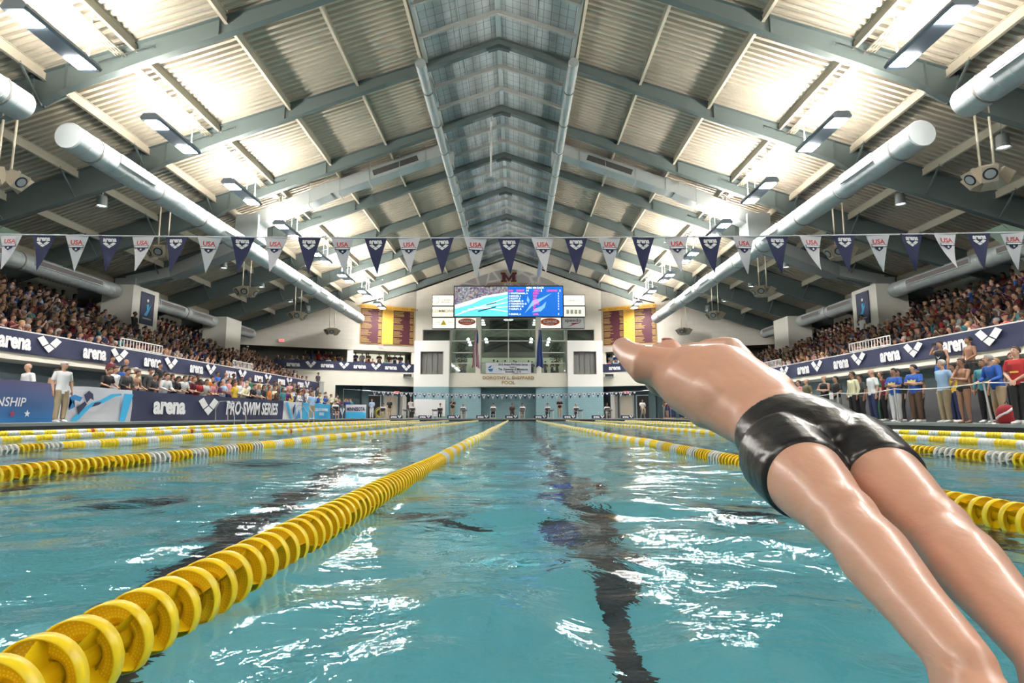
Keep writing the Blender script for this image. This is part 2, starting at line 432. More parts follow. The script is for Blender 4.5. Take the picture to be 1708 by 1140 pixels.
for s in (-1, 1):     # white towers with louvred openings
    b = MB(); y = YW-.8
    xa, xb = (-9.15, -5.75) if s < 0 else (5.75, 9.15)
    ra, rb = (-8.48, -6.38) if s < 0 else (6.38, 8.48)
    cells(b, xa, xb, 3.24, 7.72, [(ra, rb, 4.5, 6.62)], y, .8)
    o = struct('wall_end_tower_%s' % ('left' if s < 0 else 'right'), b, mat('tower_white', (.93,.91,.87), .7))
    b = MB(); b.box((xa, y, DECK), (xb, y+.8, 3.24)); b.build('lower_block', M_BLKT, o)
    b = MB()
    n = 4
    for i in range(n):
        w = (rb-ra)/n; b.box((ra+i*w+.02, y+.35, 4.5), (ra+(i+1)*w-.02, y+.4, 6.62))
        for k in range(3): b.box((ra+i*w+.1+k*w/3, y+.33, 4.5), (ra+i*w+.13+k*w/3, y+.35, 6.62))
    b.build('louvre_shutter', mat('shutter', (.20,.20,.19), .5), o)
    b = MB()
    for (p, q) in (((ra-.06, y-.03, 4.44), (ra, y+.3, 6.68)), ((rb, y-.03, 4.44), (rb+.06, y+.3, 6.68)), ((ra-.06, y-.03, 6.62), (rb+.06, y+.3, 6.68)), ((ra-.06, y-.03, 4.44), (rb+.06, y+.3, 4.5))): b.box(p, q)
    b.build('shutter_frame', mat('shutter_frame', (.36,.34,.30), .6), o)
# columns beside the centre window
for s in (-1, 1):
    b = MB(); b.box((s*2.95-.25, YW-.45, 3.25), (s*2.95+.25, YW+.2, 10.1)); struct('wall_end_pier_%s' % ('left' if s < 0 else 'right'), b, M_CREAM)
# glass and mullions
def pane_mat():
    m = bpy.data.materials.new('pane_glass'); m.use_nodes = True; nt = m.node_tree
    for n in list(nt.nodes):
        if n.type == 'BSDF_PRINCIPLED': nt.nodes.remove(n)
    t = nt.nodes.new('ShaderNodeBsdfTransparent'); t.inputs[0].default_value = (.85,.92,.88,1); g = nt.nodes.new('ShaderNodeBsdfGlossy'); g.inputs['Roughness'].default_value = .02
    f = nt.nodes.new('ShaderNodeFresnel'); f.inputs[0].default_value = 1.6; mx = nt.nodes.new('ShaderNodeMixShader')
    nt.links.new(f.outputs[0], mx.inputs[0]); nt.links.new(t.outputs[0], mx.inputs[1]); nt.links.new(g.outputs[0], mx.inputs[2]); nt.links.new(mx.outputs[0], nt.nodes['Material Output'].inputs[0])
    return m
M_PANE = pane_mat(); M_MULL = mat('mullion', (.62,.62,.58), .5)
wins = [('window_1', -8.5, -5.75, 7.82, 8.95, [], []), ('window_2', -5.7, -3.2, 4.6, 8.95, [-5.65], [5.6, 6.65, 7.82]),
        ('window_3', -2.7, 2.7, 4.5, 10.1, [0.0], [5.6, 7.82, 8.95]), ('window_4', 3.2, 5.7, 4.6, 8.95, [5.65], [5.6, 6.65, 7.82]), ('window_5', 5.75, 8.5, 7.82, 8.95, [], [])]
for nm, x0, x1, z0, z1, vx, hz in wins:
    b = MB(); b.box((x0, YW+.12, z0), (x1, YW+.13, z1)); o = struct(nm, b, M_PANE)
    b = MB()
    for x in [x0, x1] + vx: b.box((x-.05, YW+.06, z0), (x+.05, YW+.2, z1))
    for z in [z0, z1] + hz: b.box((x0, YW+.06, z-.045), (x1, YW+.2, z+.045))
    b.build('window_frame', M_MULL, o)
# rooms behind the glass
b = MB()
b.box((-5.8, YW+5.8, 3.4), (5.8, YW+6, 6.7))

for s in (-1, 1): b.box((s*2.95-.2, YW+.3, 4.4), (s*2.95+.2, YW+.9, 10.3))
struct('wall_gallery', b, mat('gallery_wall', (.62,.66,.52), .7))
b = MB(); b.box((-9.2, YW+5.8, 6.7), (9.2, YW+6, 10.4)); b.box((-9.3, YW+.25, 3.4), (-9.2, YW+6, 10.4)); b.box((9.2, YW+.25, 3.4), (9.3, YW+6, 10.4)); b.box((-5.9, YW+.3, 3.4), (-5.8, YW+6, 10.3)); b.box((5.8, YW+.3, 3.4), (5.9, YW+6, 10.3)); b.box((-9.2, YW+2, 7.0), (-5.9, YW+2.2, 10.3)); b.box((5.9, YW+2, 7.0), (9.2, YW+2.2, 10.3)); struct('wall_gallery_upper', b, mat('gallery_painted_shade', (.10,.11,.09), .7))  # shade of the dim upper gallery put into the wall colour
b = MB(); b.box((-32, 63.2, 0), (32, 63.4, 20)); b.box((-32, Y0, 0), (-31.8, 63.4, 12)); b.box((31.8, Y0, 0), (32, 63.4, 12)); struct('wall_light_block', b, M_DARK)  # added outer shell, keeps world light from leaking through wall gaps
b = MB(); b.box((-32, 57.95, 6), (32, 63.4, 17.5)); b.box((-32, Y0, 7.0), (-27.9, 63.4, 7.2)); b.box((27.9, Y0, 7.0), (32, 63.4, 7.2)); b.v = [(x, y, min(z, 17.5)) for x, y, z in b.v]; b2 = MB(); b2.box((-32, 63.0, 0), (32, 63.2, 18)); b2.box((-32, 57.9, 17.3), (32, 63.2, 17.5)); b2.box((-32, Y0, 7.0), (-27.9, 63.4, 7.2)); b2.box((27.9, Y0, 7.0), (32, 63.4, 7.2)); struct('ceiling_light_block', b2, M_DARK)  # added cover over that shell, blocks world light from above
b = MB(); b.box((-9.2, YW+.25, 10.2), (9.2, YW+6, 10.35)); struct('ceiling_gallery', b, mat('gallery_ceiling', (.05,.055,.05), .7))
b = MB(); b.box((-9.2, YW+.25, 4.3), (9.2, YW+6, 4.45)); struct('floor_gallery', b, M_DARK)
b = MB(); b.box((-2.6, YW+2.9, 7.0), (2.6, YW+3.0, 8.6)); b.box((-1.9, YW+.5, 8.99), (1.9, YW+.6, 9.95)); b.build('dark_screen', M_BLACK, None, label='dark panel hanging behind the tall centre window', cat='panel')
M_GLOW = mat('gallery_lamp_lens', (1,1,1), .5, emit=((1,1,.92), 14.0))
n = 0
for x in (-4.6, -3.0, 0, 3.0, 4.6):
    for j in range(3):
        b = MB(); y = YW+1.6+j*1.5; b.box((x-.45, y-.14, 10.12), (x+.45, y+.14, 10.16))
        side = {-4.6: 'left side window', -3.0: 'left part of the centre window', 0: 'middle of the centre window', 3.0: 'right part of the centre window', 4.6: 'right side window'}[x]
        b.build('ceiling_light', M_GLOW, None, label='ceiling light, %s row back, seen through the %s' % (ORD[j], side), cat='light', group='gallery ceiling lights')
for x, nm in ((-4.1, 'left side'), (-2.3, 'centre left'), (2.3, 'centre right'), (4.1, 'right side')):
    for j in range(3):
        b = MB(); c = (x, YW+1.5+j*1.4, 8.1-.12*j); b.lathe([(.02,.2),(.12,.15),(.16,0),(0.001,-.02)], c, seg=12); b.mi = 1; b.tube([(c[0],c[1],c[2]+.3),(c[0],c[1],10.2)], .012, 5)
        b.build('pendant_lamp', [M_GLOW, M_BLACK], None, label='small glowing pendant, %s in depth, behind the %s gallery glass' % (ORD[j], nm), cat='lamp', group='gallery pendants')

# --- angled wing walls
M_WING = block_mat('wing_block', (.60,.56,.50), (.52,.48,.43), .8, .4)
def wing(s):
    A = Vector((s*9.2, 57.0)); Bq = Vector((s*25.6, 49.45)); T = (Bq-A).normalized(); N = Vector((T.y, -T.x))*(1 if s > 0 else -1)
    if N.y < 0: N = -N
    def P(x, off, z):
        t = (abs(x)-9.2)/abs(T.x); p = A + T*t + N*off; return (p.x, p.y, z)
    def q(b, x0, x1, z0, z1, o0=0, o1=.25, ztop=None):
        ps = [P(x0,o0,z0),P(x1,o0,z0),P(x1,o1,z0),P(x0,o1,z0)]; za, zb = ztop if ztop else (z1, z1)
        ps += [P(x0,o0,za),P(x1,o0,zb),P(x1,o1,zb),P(x0,o1,za)]
        b.add(ps, [(0,3,2,1),(4,5,6,7),(0,1,5,4),(1,2,6,5),(2,3,7,6),(3,0,4,7)])
    sd = 'left' if s < 0 else 'right'
    b = MB()
    q(b, 9.2, 25.6, 6.66, 0, ztop=(roofz(9.2)+.1, roofz(25.6)+.1))
    struct('wall_wing_%s' % sd, b, M_WING)
    b = MB(); q(b, 9.2, 25.6, 3.3, 4.68); q(b, 16.0, 25.6, DECK, 3.3); q(b, 14.6, 15.1, 4.6, 6.7, .1, .4); q(b, 9.2, 9.5, 4.6, 6.7, .1, .4)
    struct('wall_wing_%s_fascia' % sd, b, M_CREAM)
    b = MB(); q(b, 9.2, 16.0, DECK, 3.35, 2.0, 2.2); q(b, 15.9, 16.05, DECK, 3.3, .2, 2.0); q(b, 13.0, 13.6, DECK, 3.3, 1.2, 2.0)
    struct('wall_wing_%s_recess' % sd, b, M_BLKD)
    b = MB(); q(b, 9.2, 25.6, 4.5, 4.62, .25, 3); struct('floor_wing_%s' % sd, b, M_DARK)
    b = MB(); q(b, 9.2, 25.6, 4.5, 6.9, 3.0, 3.1); q(b, 9.2, 25.6, 6.7, 6.8, .2, 3.1); struct('wall_wing_%s_back' % sd, b, mat('wing_back', (.22,.21,.18), .7))
    # lit strip of office windows near the tower
    for i, x in enumerate((10.3, 12.2, 13.9)):
        b = MB(); q(b, x-.8, x+.8, 5.3, 6.6, 2.85, 2.95); o = struct('window_%d' % (6+i+(3 if s > 0 else 0)), b, mat('office_glow', (.6,.6,.5), .6, emit=((.9,.9,.7), .55)))
        b = MB(); q(b, x-.85, x-.78, 4.6, 6.7, 2.7, 2.85); q(b, x+.78, x+.85, 4.6, 6.7, 2.7, 2.85); b.build('window_frame', M_MULL, o)
    # doors in the recess
    for i, (x, m) in enumerate(((10.9, M_PURLIN), (12.4, M_BLACK))):
        b = MB(); q(b, x-.55, x+.55, DECK, 2.4, 1.9, 1.99); o = struct('door_%d' % (i+1+(2 if s > 0 else 0)), b, m)
        b = MB(); q(b, x-.65, x-.55, DECK, 2.5, 1.85, 1.99); q(b, x+.55, x+.65, DECK, 2.5, 1.85, 1.99); q(b, x-.65, x+.65, 2.4, 2.5, 1.85, 1.99); b.build('door_frame', M_GREY, o)
    b = MB(); q(b, 9.75, 10.1, DECK, 2.5, .6, 1.9); struct('wall_wing_%s_pier' % sd, b, mat('pier_white', (.6,.58,.55), .7))
    return P, q, T
PL, QL, TL = wing(-1); PR, QR, TR = wing(1)

b = MB(); b.box((-28, Y0-.3, DECK), (28, Y0, 17)); struct('wall_rear', b, M_CREAM)
# --- side walls, balconies, stands
for s in (-1, 1):
    sd = 'left' if s < 0 else 'right'
    b = MB()
    x0, x1 = sorted((s*17.8, s*18.0)); b.box((x0, Y0, DECK), (x1, 50.5, 2.6)); struct('wall_%s_lower' % sd, b, block_mat('side_block_%s' % sd, (.24,.33,.37), (.20,.28,.31), .4, .2, axis='yz'))
    b = MB(); x0, x1 = sorted((s*25.4, s*25.6)); b.box((x0, Y0, DECK), (x1, 53, roofz(25.4)+.1)); struct('wall_%s' % sd, b, mat('side_wall', (.42,.40,.34), .7))
    # balcony slab, cream fascia
    b = MB(); x0, x1 = sorted((s*16.5, s*16.9)); b.box((x0, Y0, 2.34), (x1, 50.6, 3.30)); x0, x1 = sorted((s*16.9, s*25.4)); b.box((x0, Y0, 2.34), (x1, 50.6, 2.5))
    b.box((min(s*16.9, s*25.4), 50.4, 2.34), (max(s*16.9, s*25.4), 50.6, 3.0))
    struct('wall_%s_balcony' % sd, b, M_CREAM)
    b = MB()
    for k in range(9):
        xa = 16.95 + .85*k + .5; x0, x1 = sorted((s*xa, s*25.4)); b.box((x0, Y0, 2.5+.43*k-.001), (x1, 50.4, 2.5+.43*(k+.98)))
    struct('floor_%s_stand' % sd, b, M_DARK)
    b = MB(); x0, x1 = sorted((s*16.48, s*16.95)); b.box((x0, Y0, 3.34), (x1, 50.6, 3.38)); struct('trim_%s_rail' % sd, b, mat('rail_white', (.72,.70,.68), .4))
    # pillars
    for i, y in enumerate((17.6, 33.9, 44.8)):
        b = MB(); b.box((s*22.2-.9, y-1.2, 2.5), (s*22.2+.9, y+1.2, 7.95))
        struct('wall_%s_pillar' % sd if i == 0 else 'wall_%s_pillar' % sd, b, mat('pillar', (.72,.70,.63), .7))
    # pale green panels high on the side wall
    for y0 in (18.0, 22.2):
        b = MB(); x = s*24.6
        for k in range(4):
            yy = y0+k*1.0; b.add([(x, yy, 7.0), (x, yy+.97, 7.0), (x-s*2.2, yy+.97, 8.9), (x-s*2.2, yy, 8.9)], [(0,1,2,3)])
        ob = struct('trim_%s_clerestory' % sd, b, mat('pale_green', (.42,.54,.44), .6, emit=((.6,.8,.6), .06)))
# ================================================================ OVERHEAD THINGS
def grille(b, c, axis_y0, axis_y1, x, z, w, tilt):
    pass
def round_duct(label, x, z, r, y0, y1, grs, joints, cap0=True):
    o = thing('round_duct', label, 'duct', (x, 0, z))
    b = MB(); b.smooth = True
    b.lathe([(r, y0), (r, y1)], axis='y', seg=28)
    b.smooth = False
    b.lathe([(0.001, y0-.03), (r*.96, y0-.03), (r, y0)], axis='y', seg=28); b.lathe([(r, y1), (r*.96, y1+.03), (0.001, y1+.03)], axis='y', seg=28)
    # fine spiral seams
    n = int((y1-y0)/.45)
    for i in range(n):
        y = y0 + i*.45; b.lathe([(r, y), (r+.008, y+.015), (r, y+.03)], axis='y', seg=28)
    b.build('duct_shell', M_DUCT, o)
    for y in joints:
        b = MB(); b.lathe([(r, y-.03), (r+.025, y-.03), (r+.025, y+.03), (r, y+.03)], axis='y', seg=28); b.build('joint_band', mat('joint', (.25,.24,.22), .5, .3), o)
    s = -1 if x > 0 else 1
    for (ya, yb) in grs:
        g = MB(); a = math.radians(8)     # on the pool side, slightly raised
        cx, cz = s*r*.93*math.cos(a), r*.93*math.sin(a)
        g.box((min(cx, cx+s*.09), ya, cz-r*.36), (max(cx, cx+s*.09), yb, cz+r*.36))
        gr = g.build('grille', M_DUCT, o)
        g = MB()
        n = int((yb-ya)/.12)
        x2 = cx+s*.095
        g.box((min(x2, x2+s*.01), ya+.05, cz-r*.27), (max(x2, x2+s*.01), yb-.05, cz+r*.27))
        g.build('louvres', mat('louvre_dark', (.16,.14,.14), .6), gr)
    return o
for s in (-1, 1):
    sd = 'left' if s < 0 else 'right'
    round_duct('long silver round air duct hung over the %s pool side under the roof' % sd, s*13.5, 9.25, .44, 17.4, 52.2,
               [(19.2,21.2),(26.6,28.4),(36.5,38.4),(40.2,41.8),(44.5,46)], [18.4,21.8,25,29.2,32.5,36,39.5,43,46.5,50])
    round_duct('short near round air duct over the %s side, cut off by the picture edge' % sd, s*13.5, 9.25, .44, 2, 15.6, [(11.5,14.2)], [6,10,14.8])
    round_duct('slender white round duct running below the ridge panels on the %s' % sd, s*2.92, 13.75, .2, 20.6, 54.0,
               [(21.6,23.4),(26.8,28.2),(37,38.4),(43,44.4)], [22.5,25.2,28,30.8,33.6,36.4,39.2,42,45,48,51])
    round_duct('wide round air duct above the near %s stands' % sd, s*22.3, 7.55, .42, 19.0, 32.6, [(21,25),(26.5,31)], [20,26])
    round_duct('wide round air duct above the far %s stands between the two pillars' % sd, s*22.3, 7.55, .42, 35.2, 43.5, [(36.2,39),(40,42.6)], [36,39.5])
    round_duct('short round air duct at the far end of the %s stands' % sd, s*22.3, 7.55, .42, 46.1, 50.0, [(46.8,49.4)], [46.5])
    # rectangular cross duct
    o = thing('cross_duct', 'silver rectangular duct crossing under the roof from ridge duct to the %s pillar' % sd, 'duct', (0, 30.4, 0))
    b = MB(); P = [(s*2.9, 0, 14.95), (s*9.4, 0, 12.6), (s*13.6, 0, 10.75)]
    b.beam(P[0], P[1], .8, .62); b.beam(P[1], P[2], .8, .7)
    b.build('duct_run', M_DUCT, o)
    b = MB(); b.box((s*13.6-.6, -.6, 9.75), (s*13.6+.6, .6, 11.1)); b.build('duct_box', M_DUCT, o); b = MB(); b.box((s*2.92-.24, -.24, 13.98), (s*2.92+.24, .24, 14.75)); b.build('duct_box', M_DUCT, o)
    b = MB(); b.beam((s*13.6, .3, 9.9), (s*19.6, 3.4, 8.9), .8, .7); b.beam((s*19.6, 3.4, 8.9), (s*22.3, 3.5, 8.35), .8, .6); b.box((s*22.3-.6, 3.0, 7.9), (s*22.3+.6, 4.0, 8.5)); b.build('duct_elbow', M_DUCT, o)
    for t in (.12, .25, .4, .55, .7, .85):
        b = MB(); x = s*(2.9+10.7*t); z = 14.95-4.2*t
        b.beam((x, -.43, z-.35), (x, -.43, roofz(x)), .03, .03); b.beam((x, .43, z-.35), (x, .43, roofz(x)), .03, .03); b.beam((x, -.43, z-.37), (x, .43, z-.37), .03, .03)
        b.build('hanger', M_GREY, o)
    b = MB(); b.beam((s*4.6, -.41, 14.33), (s*7.0, -.41, 13.47), .02, .3); b.build('grille', mat('grille_dark', (.07,.07,.07), .5), o)

# --- twin high-bay lamps
M_LENS_D = mat('lamp_lens_down', (1,1,1), .5, emit=((1,.97,.92), LAMP_DOWN))
M_LENS_U = mat('lamp_lens_up', (1,1,1), .5, emit=((1,.93,.82), LAMP_UP))
def lamp():
    o = thing('high_bay_lamp', 'x', 'lamp')
    b = MB()
    pr = [(-.33,.0),(-.22,.17),(.22,.17),(.33,.0),(.28,-.07),(-.28,-.07)]
    b.prism(pr, -1.35, 1.35); b.build('housing', mat('lamp_housing', (.20,.24,.30), .5, .3), o)
    for y in (-.92, .92):
        b = MB(); b.box((-.25, y-.27, -.085), (.25, y+.27, -.072)); b.build('lamp_lens', M_LENS_D, o)
        b = MB(); b.box((-.19, y-.27, .172), (.19, y+.27, .185)); b.build('uplight_lens', M_LENS_U, o)
    b = MB()
    for y in (-1.0, .4, 1.2): b.tube([(0, y, .16), (0, y, 1.62)], .018, 6)
    b.build('hanging_rod', M_WHITE, o)
    return o
L0 = lamp(); first = True
LY = [-12.6, -7.2, -1.8, 3.6, 9.05, 14.5, 19.93, 25.4, 30.8, 36.2, 41.7, 47.1, 52.5]
for s in (-1, 1):
    for i, y in enumerate(LY):
        o = L0 if first else copy_tree(L0); first = False
        o.location = (s*11.76, y, 10.5)
        tag(o, 'glaring twin high-bay lamp in the %s roof row, %s from the end wall' % ('left' if s < 0 else 'right', ORD[len(LY)-1-i]), group='high-bay lamps')
# --- small downlights over the stands
M_DIM = mat('downlight_lens', (1,1,1), .5, emit=((1,1,.9), 5.0))
def downlight():
    o = thing('stand_downlight', 'x', 'lamp')
    b = MB(); b.smooth = True; b.lathe([(.001,.42),(.17,.42),(.19,.36),(.2,0),(.235,-.06),(.22,-.06),(.18,0),(.16,.1)], seg=20); b.build('lamp_shade', M_GREY, o)
    b = MB(); b.lathe([(.001,.0),(.17,.0)], seg=20); b.build('lamp_lens', M_DIM, o)
    b = MB(); b.tube([(0,0,.42),(0,0,.95)], .025, 6); b.build('stem', M_GREY, o); return o
D0 = downlight(); first = True
DY = [19.1, 24.5, 35.3, 40.7, 46.1, 50.2]
for s in (-1, 1):
    for i, y in enumerate(DY):
        o = D0 if first else copy_tree(D0); first = False
        o.location = (s*17.5, y, 9.62)
        tag(o, 'grey can downlight over the %s stands, %s from the end wall' % ('left' if s < 0 else 'right', ORD[len(DY)-1-i]), group='stand downlights')
# --- speaker clusters
M_SPK = mat('speaker_body', (.46,.40,.31), .6)
def speakers():
    o = thing('speaker_cluster', 'x', 'speaker')
    b = MB()
    for x in (-.22, .22): b.tube([(x, 0, .25), (x*1.05, 0, 2.95)], .035, 8)
    b.build('hanging_rod', mat('rod_cream', (.62,.56,.44), .5), o)
    b = MB(); b.box((-.5,-.05,.18), (.5,.05,.26)); b.box((-.05,-.4,.18), (.05,.4,.26)); b.build('bracket', M_GREY, o)
    for a in (-125, -75, 0, 55, 180):
        R = Matrix.Rotation(math.radians(a), 4, 'Z') @ Matrix.Translation((.42,0,0)) @ Matrix.Rotation(math.radians(35), 4, 'Y')
        b = MB(); b.prism([(-.18,-.2),(.2,-.26),(.2,.26),(-.18,.2)], -.2, .2); me = b.mesh('x', M_SPK); me.transform(R); me.name = 'speaker_box'; sb = link('speaker_box', me, o)
        b = MB(); b.lathe([(.001,.212),(.17,.212),(.19,.205),(.19,.2)], axis='x', seg=20); b.mi = 1; b.lathe([(.001,.216),(.14,.216)], axis='x', seg=20)
        me = b.mesh('x', [M_BLACK, mat('speaker_cone', (.32,.33,.36), .5)]); me.transform(R); me.name = 'speaker_cone'; link('speaker_cone', me, sb)
    return o
S0 = speakers(); first = True
SY = [17.6, 26.0, 34.4, 42.8, 51.0]
for s in (-1, 1):
    for i, y in enumerate(SY):
        o = S0 if first else copy_tree(S0); first = False
        o.location = (s*15.6, y, 7.9); o.rotation_euler = (0, 0, 0 if s < 0 else PI)
        tag(o, 'beige loudspeaker cluster on twin rods on the %s side, %s from the end wall' % ('left' if s < 0 else 'right', ORD[len(SY)-1-i]), group='loudspeaker clusters')
# ridge pendant: rod with ring
o = thing('hanging_scope', 'white pole with a ring hanging from the ridge over the pool', 'sensor', (-.55, 28.3, 12.3))
b = MB(); b.tube([(0,0,.15),(0,0,3.2)], .05, 8); b.build('pole', M_WHITE, o)
b = MB(); b.lathe([(.30,-.02),(.36,-.02),(.36,.03),(.30,.03)], seg=24, closed=True); b.tube([(-.3,0,0),(.3,0,0)], .02, 6); b.lathe([(.001,.18),(.16,.15),(.17,0),(.001,-.02)], seg=14); b.build('ring', M_GREY, o)

# ================================================================ POOL EQUIPMENT
# --- lane lines of ribbed discs
M_YEL = mat('float_yellow', (.93,.67,.010), .38, spec=.6)
M_FWH = mat('float_white', (.80,.80,.76), .4)
def dotted():
    m = bpy.data.materials.new('float_web'); m.use_nodes = True; nt = m.node_tree; p = nt.nodes['Principled BSDF']; p.inputs['Roughness'].default_value = .4
    tc = nt.nodes.new('ShaderNodeTexCoord'); sp = nt.nodes.new('ShaderNodeSeparateXYZ'); cb = nt.nodes.new('ShaderNodeCombineXYZ')
    at = nt.nodes.new('ShaderNodeMath'); at.operation = 'ARCTAN2'; ln = nt.nodes.new('ShaderNodeVectorMath'); ln.operation = 'LENGTH'
    nt.links.new(tc.outputs['Object'], sp.inputs[0]); nt.links.new(sp.outputs[0], at.inputs[0]); nt.links.new(sp.outputs[2], at.inputs[1])
    cx = nt.nodes.new('ShaderNodeCombineXYZ'); nt.links.new(sp.outputs[0], cx.inputs[0]); nt.links.new(sp.outputs[2], cx.inputs[1]); nt.links.new(cx.outputs[0], ln.inputs[0])
    m1 = nt.nodes.new('ShaderNodeMath'); m1.operation = 'MULTIPLY'; m1.inputs[1].default_value = 48/(2*PI)
    m2 = nt.nodes.new('ShaderNodeMath'); m2.operation = 'MULTIPLY'; m2.inputs[1].default_value = 180
    nt.links.new(at.outputs[0], m1.inputs[0]); nt.links.new(ln.outputs['Value'], m2.inputs[0]); nt.links.new(m1.outputs[0], cb.inputs[0]); nt.links.new(m2.outputs[0], cb.inputs[1])
    vo = nt.nodes.new('ShaderNodeTexVoronoi'); vo.voronoi_dimensions = '2D'; vo.inputs['Randomness'].default_value = 0; vo.inputs['Scale'].default_value = 1
    nt.links.new(cb.outputs[0], vo.inputs['Vector'])
    cr = nt.nodes.new('ShaderNodeValToRGB'); cr.color_ramp.interpolation = 'CONSTANT'; cr.color_ramp.elements[0].color = (.95,.76,.12,1); cr.color_ramp.elements[1].position = .24; cr.color_ramp.elements[1].color = (.86,.58,.006,1)
    nt.links.new(vo.outputs['Distance'], cr.inputs[0]); nt.links.new(cr.outputs[0], p.inputs['Base Color']); return m
M_WEB = dotted()
PITCH = .0727; DR = .064
def disc_mesh(name, col, web, seg=40, fine=True):
    b = MB(); b.smooth = True; r = DR
    b.lathe([(r, -.008), (r, .014), (r-.004, .015), (r-.0035, -.008)], axis='y', seg=seg, closed=True)      # rim band
    b.smooth = False
    b.mi = 1 if fine else 0
    b.lathe([(r-.003, .006), (.050, .008), (.036, .011), (.026, .020), (.018, .032)], axis='y', seg=seg)            # perforated cone
    b.mi = 0
    b.lathe([(.010, -.016), (.019, -.014), (.021, .02), (.018, PITCH-.016)], axis='y', seg=max(8, seg//2))
    if fine:
        for k in range(4):                                                         # curved vanes
            a0 = 2*PI*k/4; P = []
            for j in range(5):
                t = j/4; rr = .018 + (r-.022)*t; a = a0 + .12*t
                P.append((rr*math.cos(a), rr*math.sin(a)))
            for (x0, z0), (x1, z1), j in zip(P[:-1], P[1:], range(4)):
                q0, q1 = -.048+.036*(j/4)**2, -.048+.036*((j+1)/4)**2
                b.add([(x0,q0,z0),(x1,q1,z1),(x1,.012,z1),(x0,.020,z0)], [(0,1,2,3),(3,2,1,0)][:1])
    return b.mesh(name, [col, web if web else col])
ME_Y = disc_mesh('float_disc', M_YEL, M_WEB); ME_W = disc_mesh('float_disc', M_FWH, M_FWH, 32)
M_CABLE = mat('cable', (.5,.5,.5), .4, .6)
def disc_white(i):
    if i < 69: return False
    return (i-69) % 9 < 4
LLAB = {0: 'yellow float lane line starting nearest the camera, just left of it', 1: 'lane line just right of the camera, passing behind the diver', -1: 'second lane line left of the camera',
        -2: 'third lane line left of the camera', -3: 'fourth lane line left, next to the outermost', -4: 'outermost lane line along the left pool side',
        2: 'second lane line right of the camera', 3: 'third lane line on the right, next to the outermost', 4: 'outermost lane line along the right pool side'}
for k in range(-4, 5):
    o = thing('lane_line', LLAB[k], 'lane line', (2.5*k + (.042 if k == 0 else 0), 0, 0), 0, 'lane lines')
    b = MB(); b.tube([(0, PY0, .02), (0, PY1, .02)], .005, 6); b.build('cable', M_CABLE, o)
    y0 = .12; n = int((PY1 - .1 - y0)/PITCH)
    near = 100
    lr = random.Random(40+k)
    zz = lambda y: .028 + .006*math.sin(y*.9+k) + .003*math.sin(y*2.3+2*k)
    for i in range(near):
        y = y0 + i*PITCH
        c = link('float_disc', ME_W if disc_white(i) else ME_Y, o, (0, y, zz(y)), (0, lr.random()*6, 0))
    bb = MB()
    for i in range(near, n):
        y = y0 + i*PITCH; bb.mi = 1 if disc_white(i) else 0; z = zz(y); sg = 12 if y < 20 else 8
        bb.smooth = True
        bb.lathe([(.016, y-.01), (DR, y-.006), (DR, y+.02), (.03, y+.03), (.016, y+.055)], (0,0,z), 'y', sg)
    ob = bb.build('float_discs', [M_YEL, M_FWH], o); ob['kind'] = 'stuff'
    # red marker clip
    if k in (-4,-3,-2):
        b = MB(); b.lathe([(DR+.005, 14.7), (DR+.005, 14.8)], (0,0,.03), 'y', 12); b.build('marker', M_RED, o)

# --- backstroke flag lines
def shield(sc_=1.0):
    out = [(-.42,.36),(-.36,.5),(.36,.5),(.42,.36),(.40,.0),(.30,-.3),(0,-.52),(-.30,-.3),(-.40,.0)]
    return [(x*sc_, y*sc_) for x, y in out]
M_FLW = mat('pennant_white', (.62,.62,.68), .7); M_FLN = mat('pennant_navy', (.018,.022,.085), .7)
def pennant_mesh(w, h, bend, side):
    """triangle cloth with a soft bend, two-sided thickness"""
    b = MB(); b.smooth = True; n = 8; vs = []; f = []
    for i in range(n+1):
        t = i/n; hw = w/2*(1-t) + .001
        for j in range(5):
            u = -1 + j/2
            x = u*hw + side*.25*w*t*t; z = -h*t
            y = bend*(math.sin(3*t+u)*.005 + .05*t*t)
            vs.append((x, y, z))
    for i in range(n):
        for j in range(4): f.append((i*5+j, (i+1)*5+j, (i+1)*5+j+1, i*5+j+1))
    m = len(vs); vs2 = [(x, y+.0012, z) for x, y, z in vs]; b.add(vs + vs2, f + [tuple(m+i for i in q[::-1]) for q in f]); return b
def bend_on(me, w, h, bend, side, z0, push=.0012):
    """lay a flat print (x,z) onto the bent pennant"""
    for v in me.vertices:
        x, y, z = v.co; t = max(0, min(1, -z/h)); hw = w/2*(1-t)+.001; u = max(-1, min(1, x/hw))
        v.co.x = x + side*.25*w*t*t; v.co.y = bend*(math.sin(3*t+u)*.005+.05*t*t) - push + y*.5
def to_xz(me, dz=0.0, s=1.0):
    me = me.copy(); me.transform(Matrix.Translation((0, 0, dz)) @ Matrix.Rotation(PI/2, 4, 'X') @ Matrix.Scale(s, 4)); return me
T_ARENA = text_mesh('arena', 1.0, .045, 0, .0004, M_LOGO, sx=.90, spacing=.97)
T_USA = text_mesh('USA', 1.0, .03, 0, .0004, M_RED)
LOGO_ME = diamond_logo(1.0).mesh('diamond_logo', M_LOGO)
LOGO_FLAT = LOGO_ME.copy(); LOGO_FLAT.transform(Matrix.Diagonal((1,.62,1,1)))
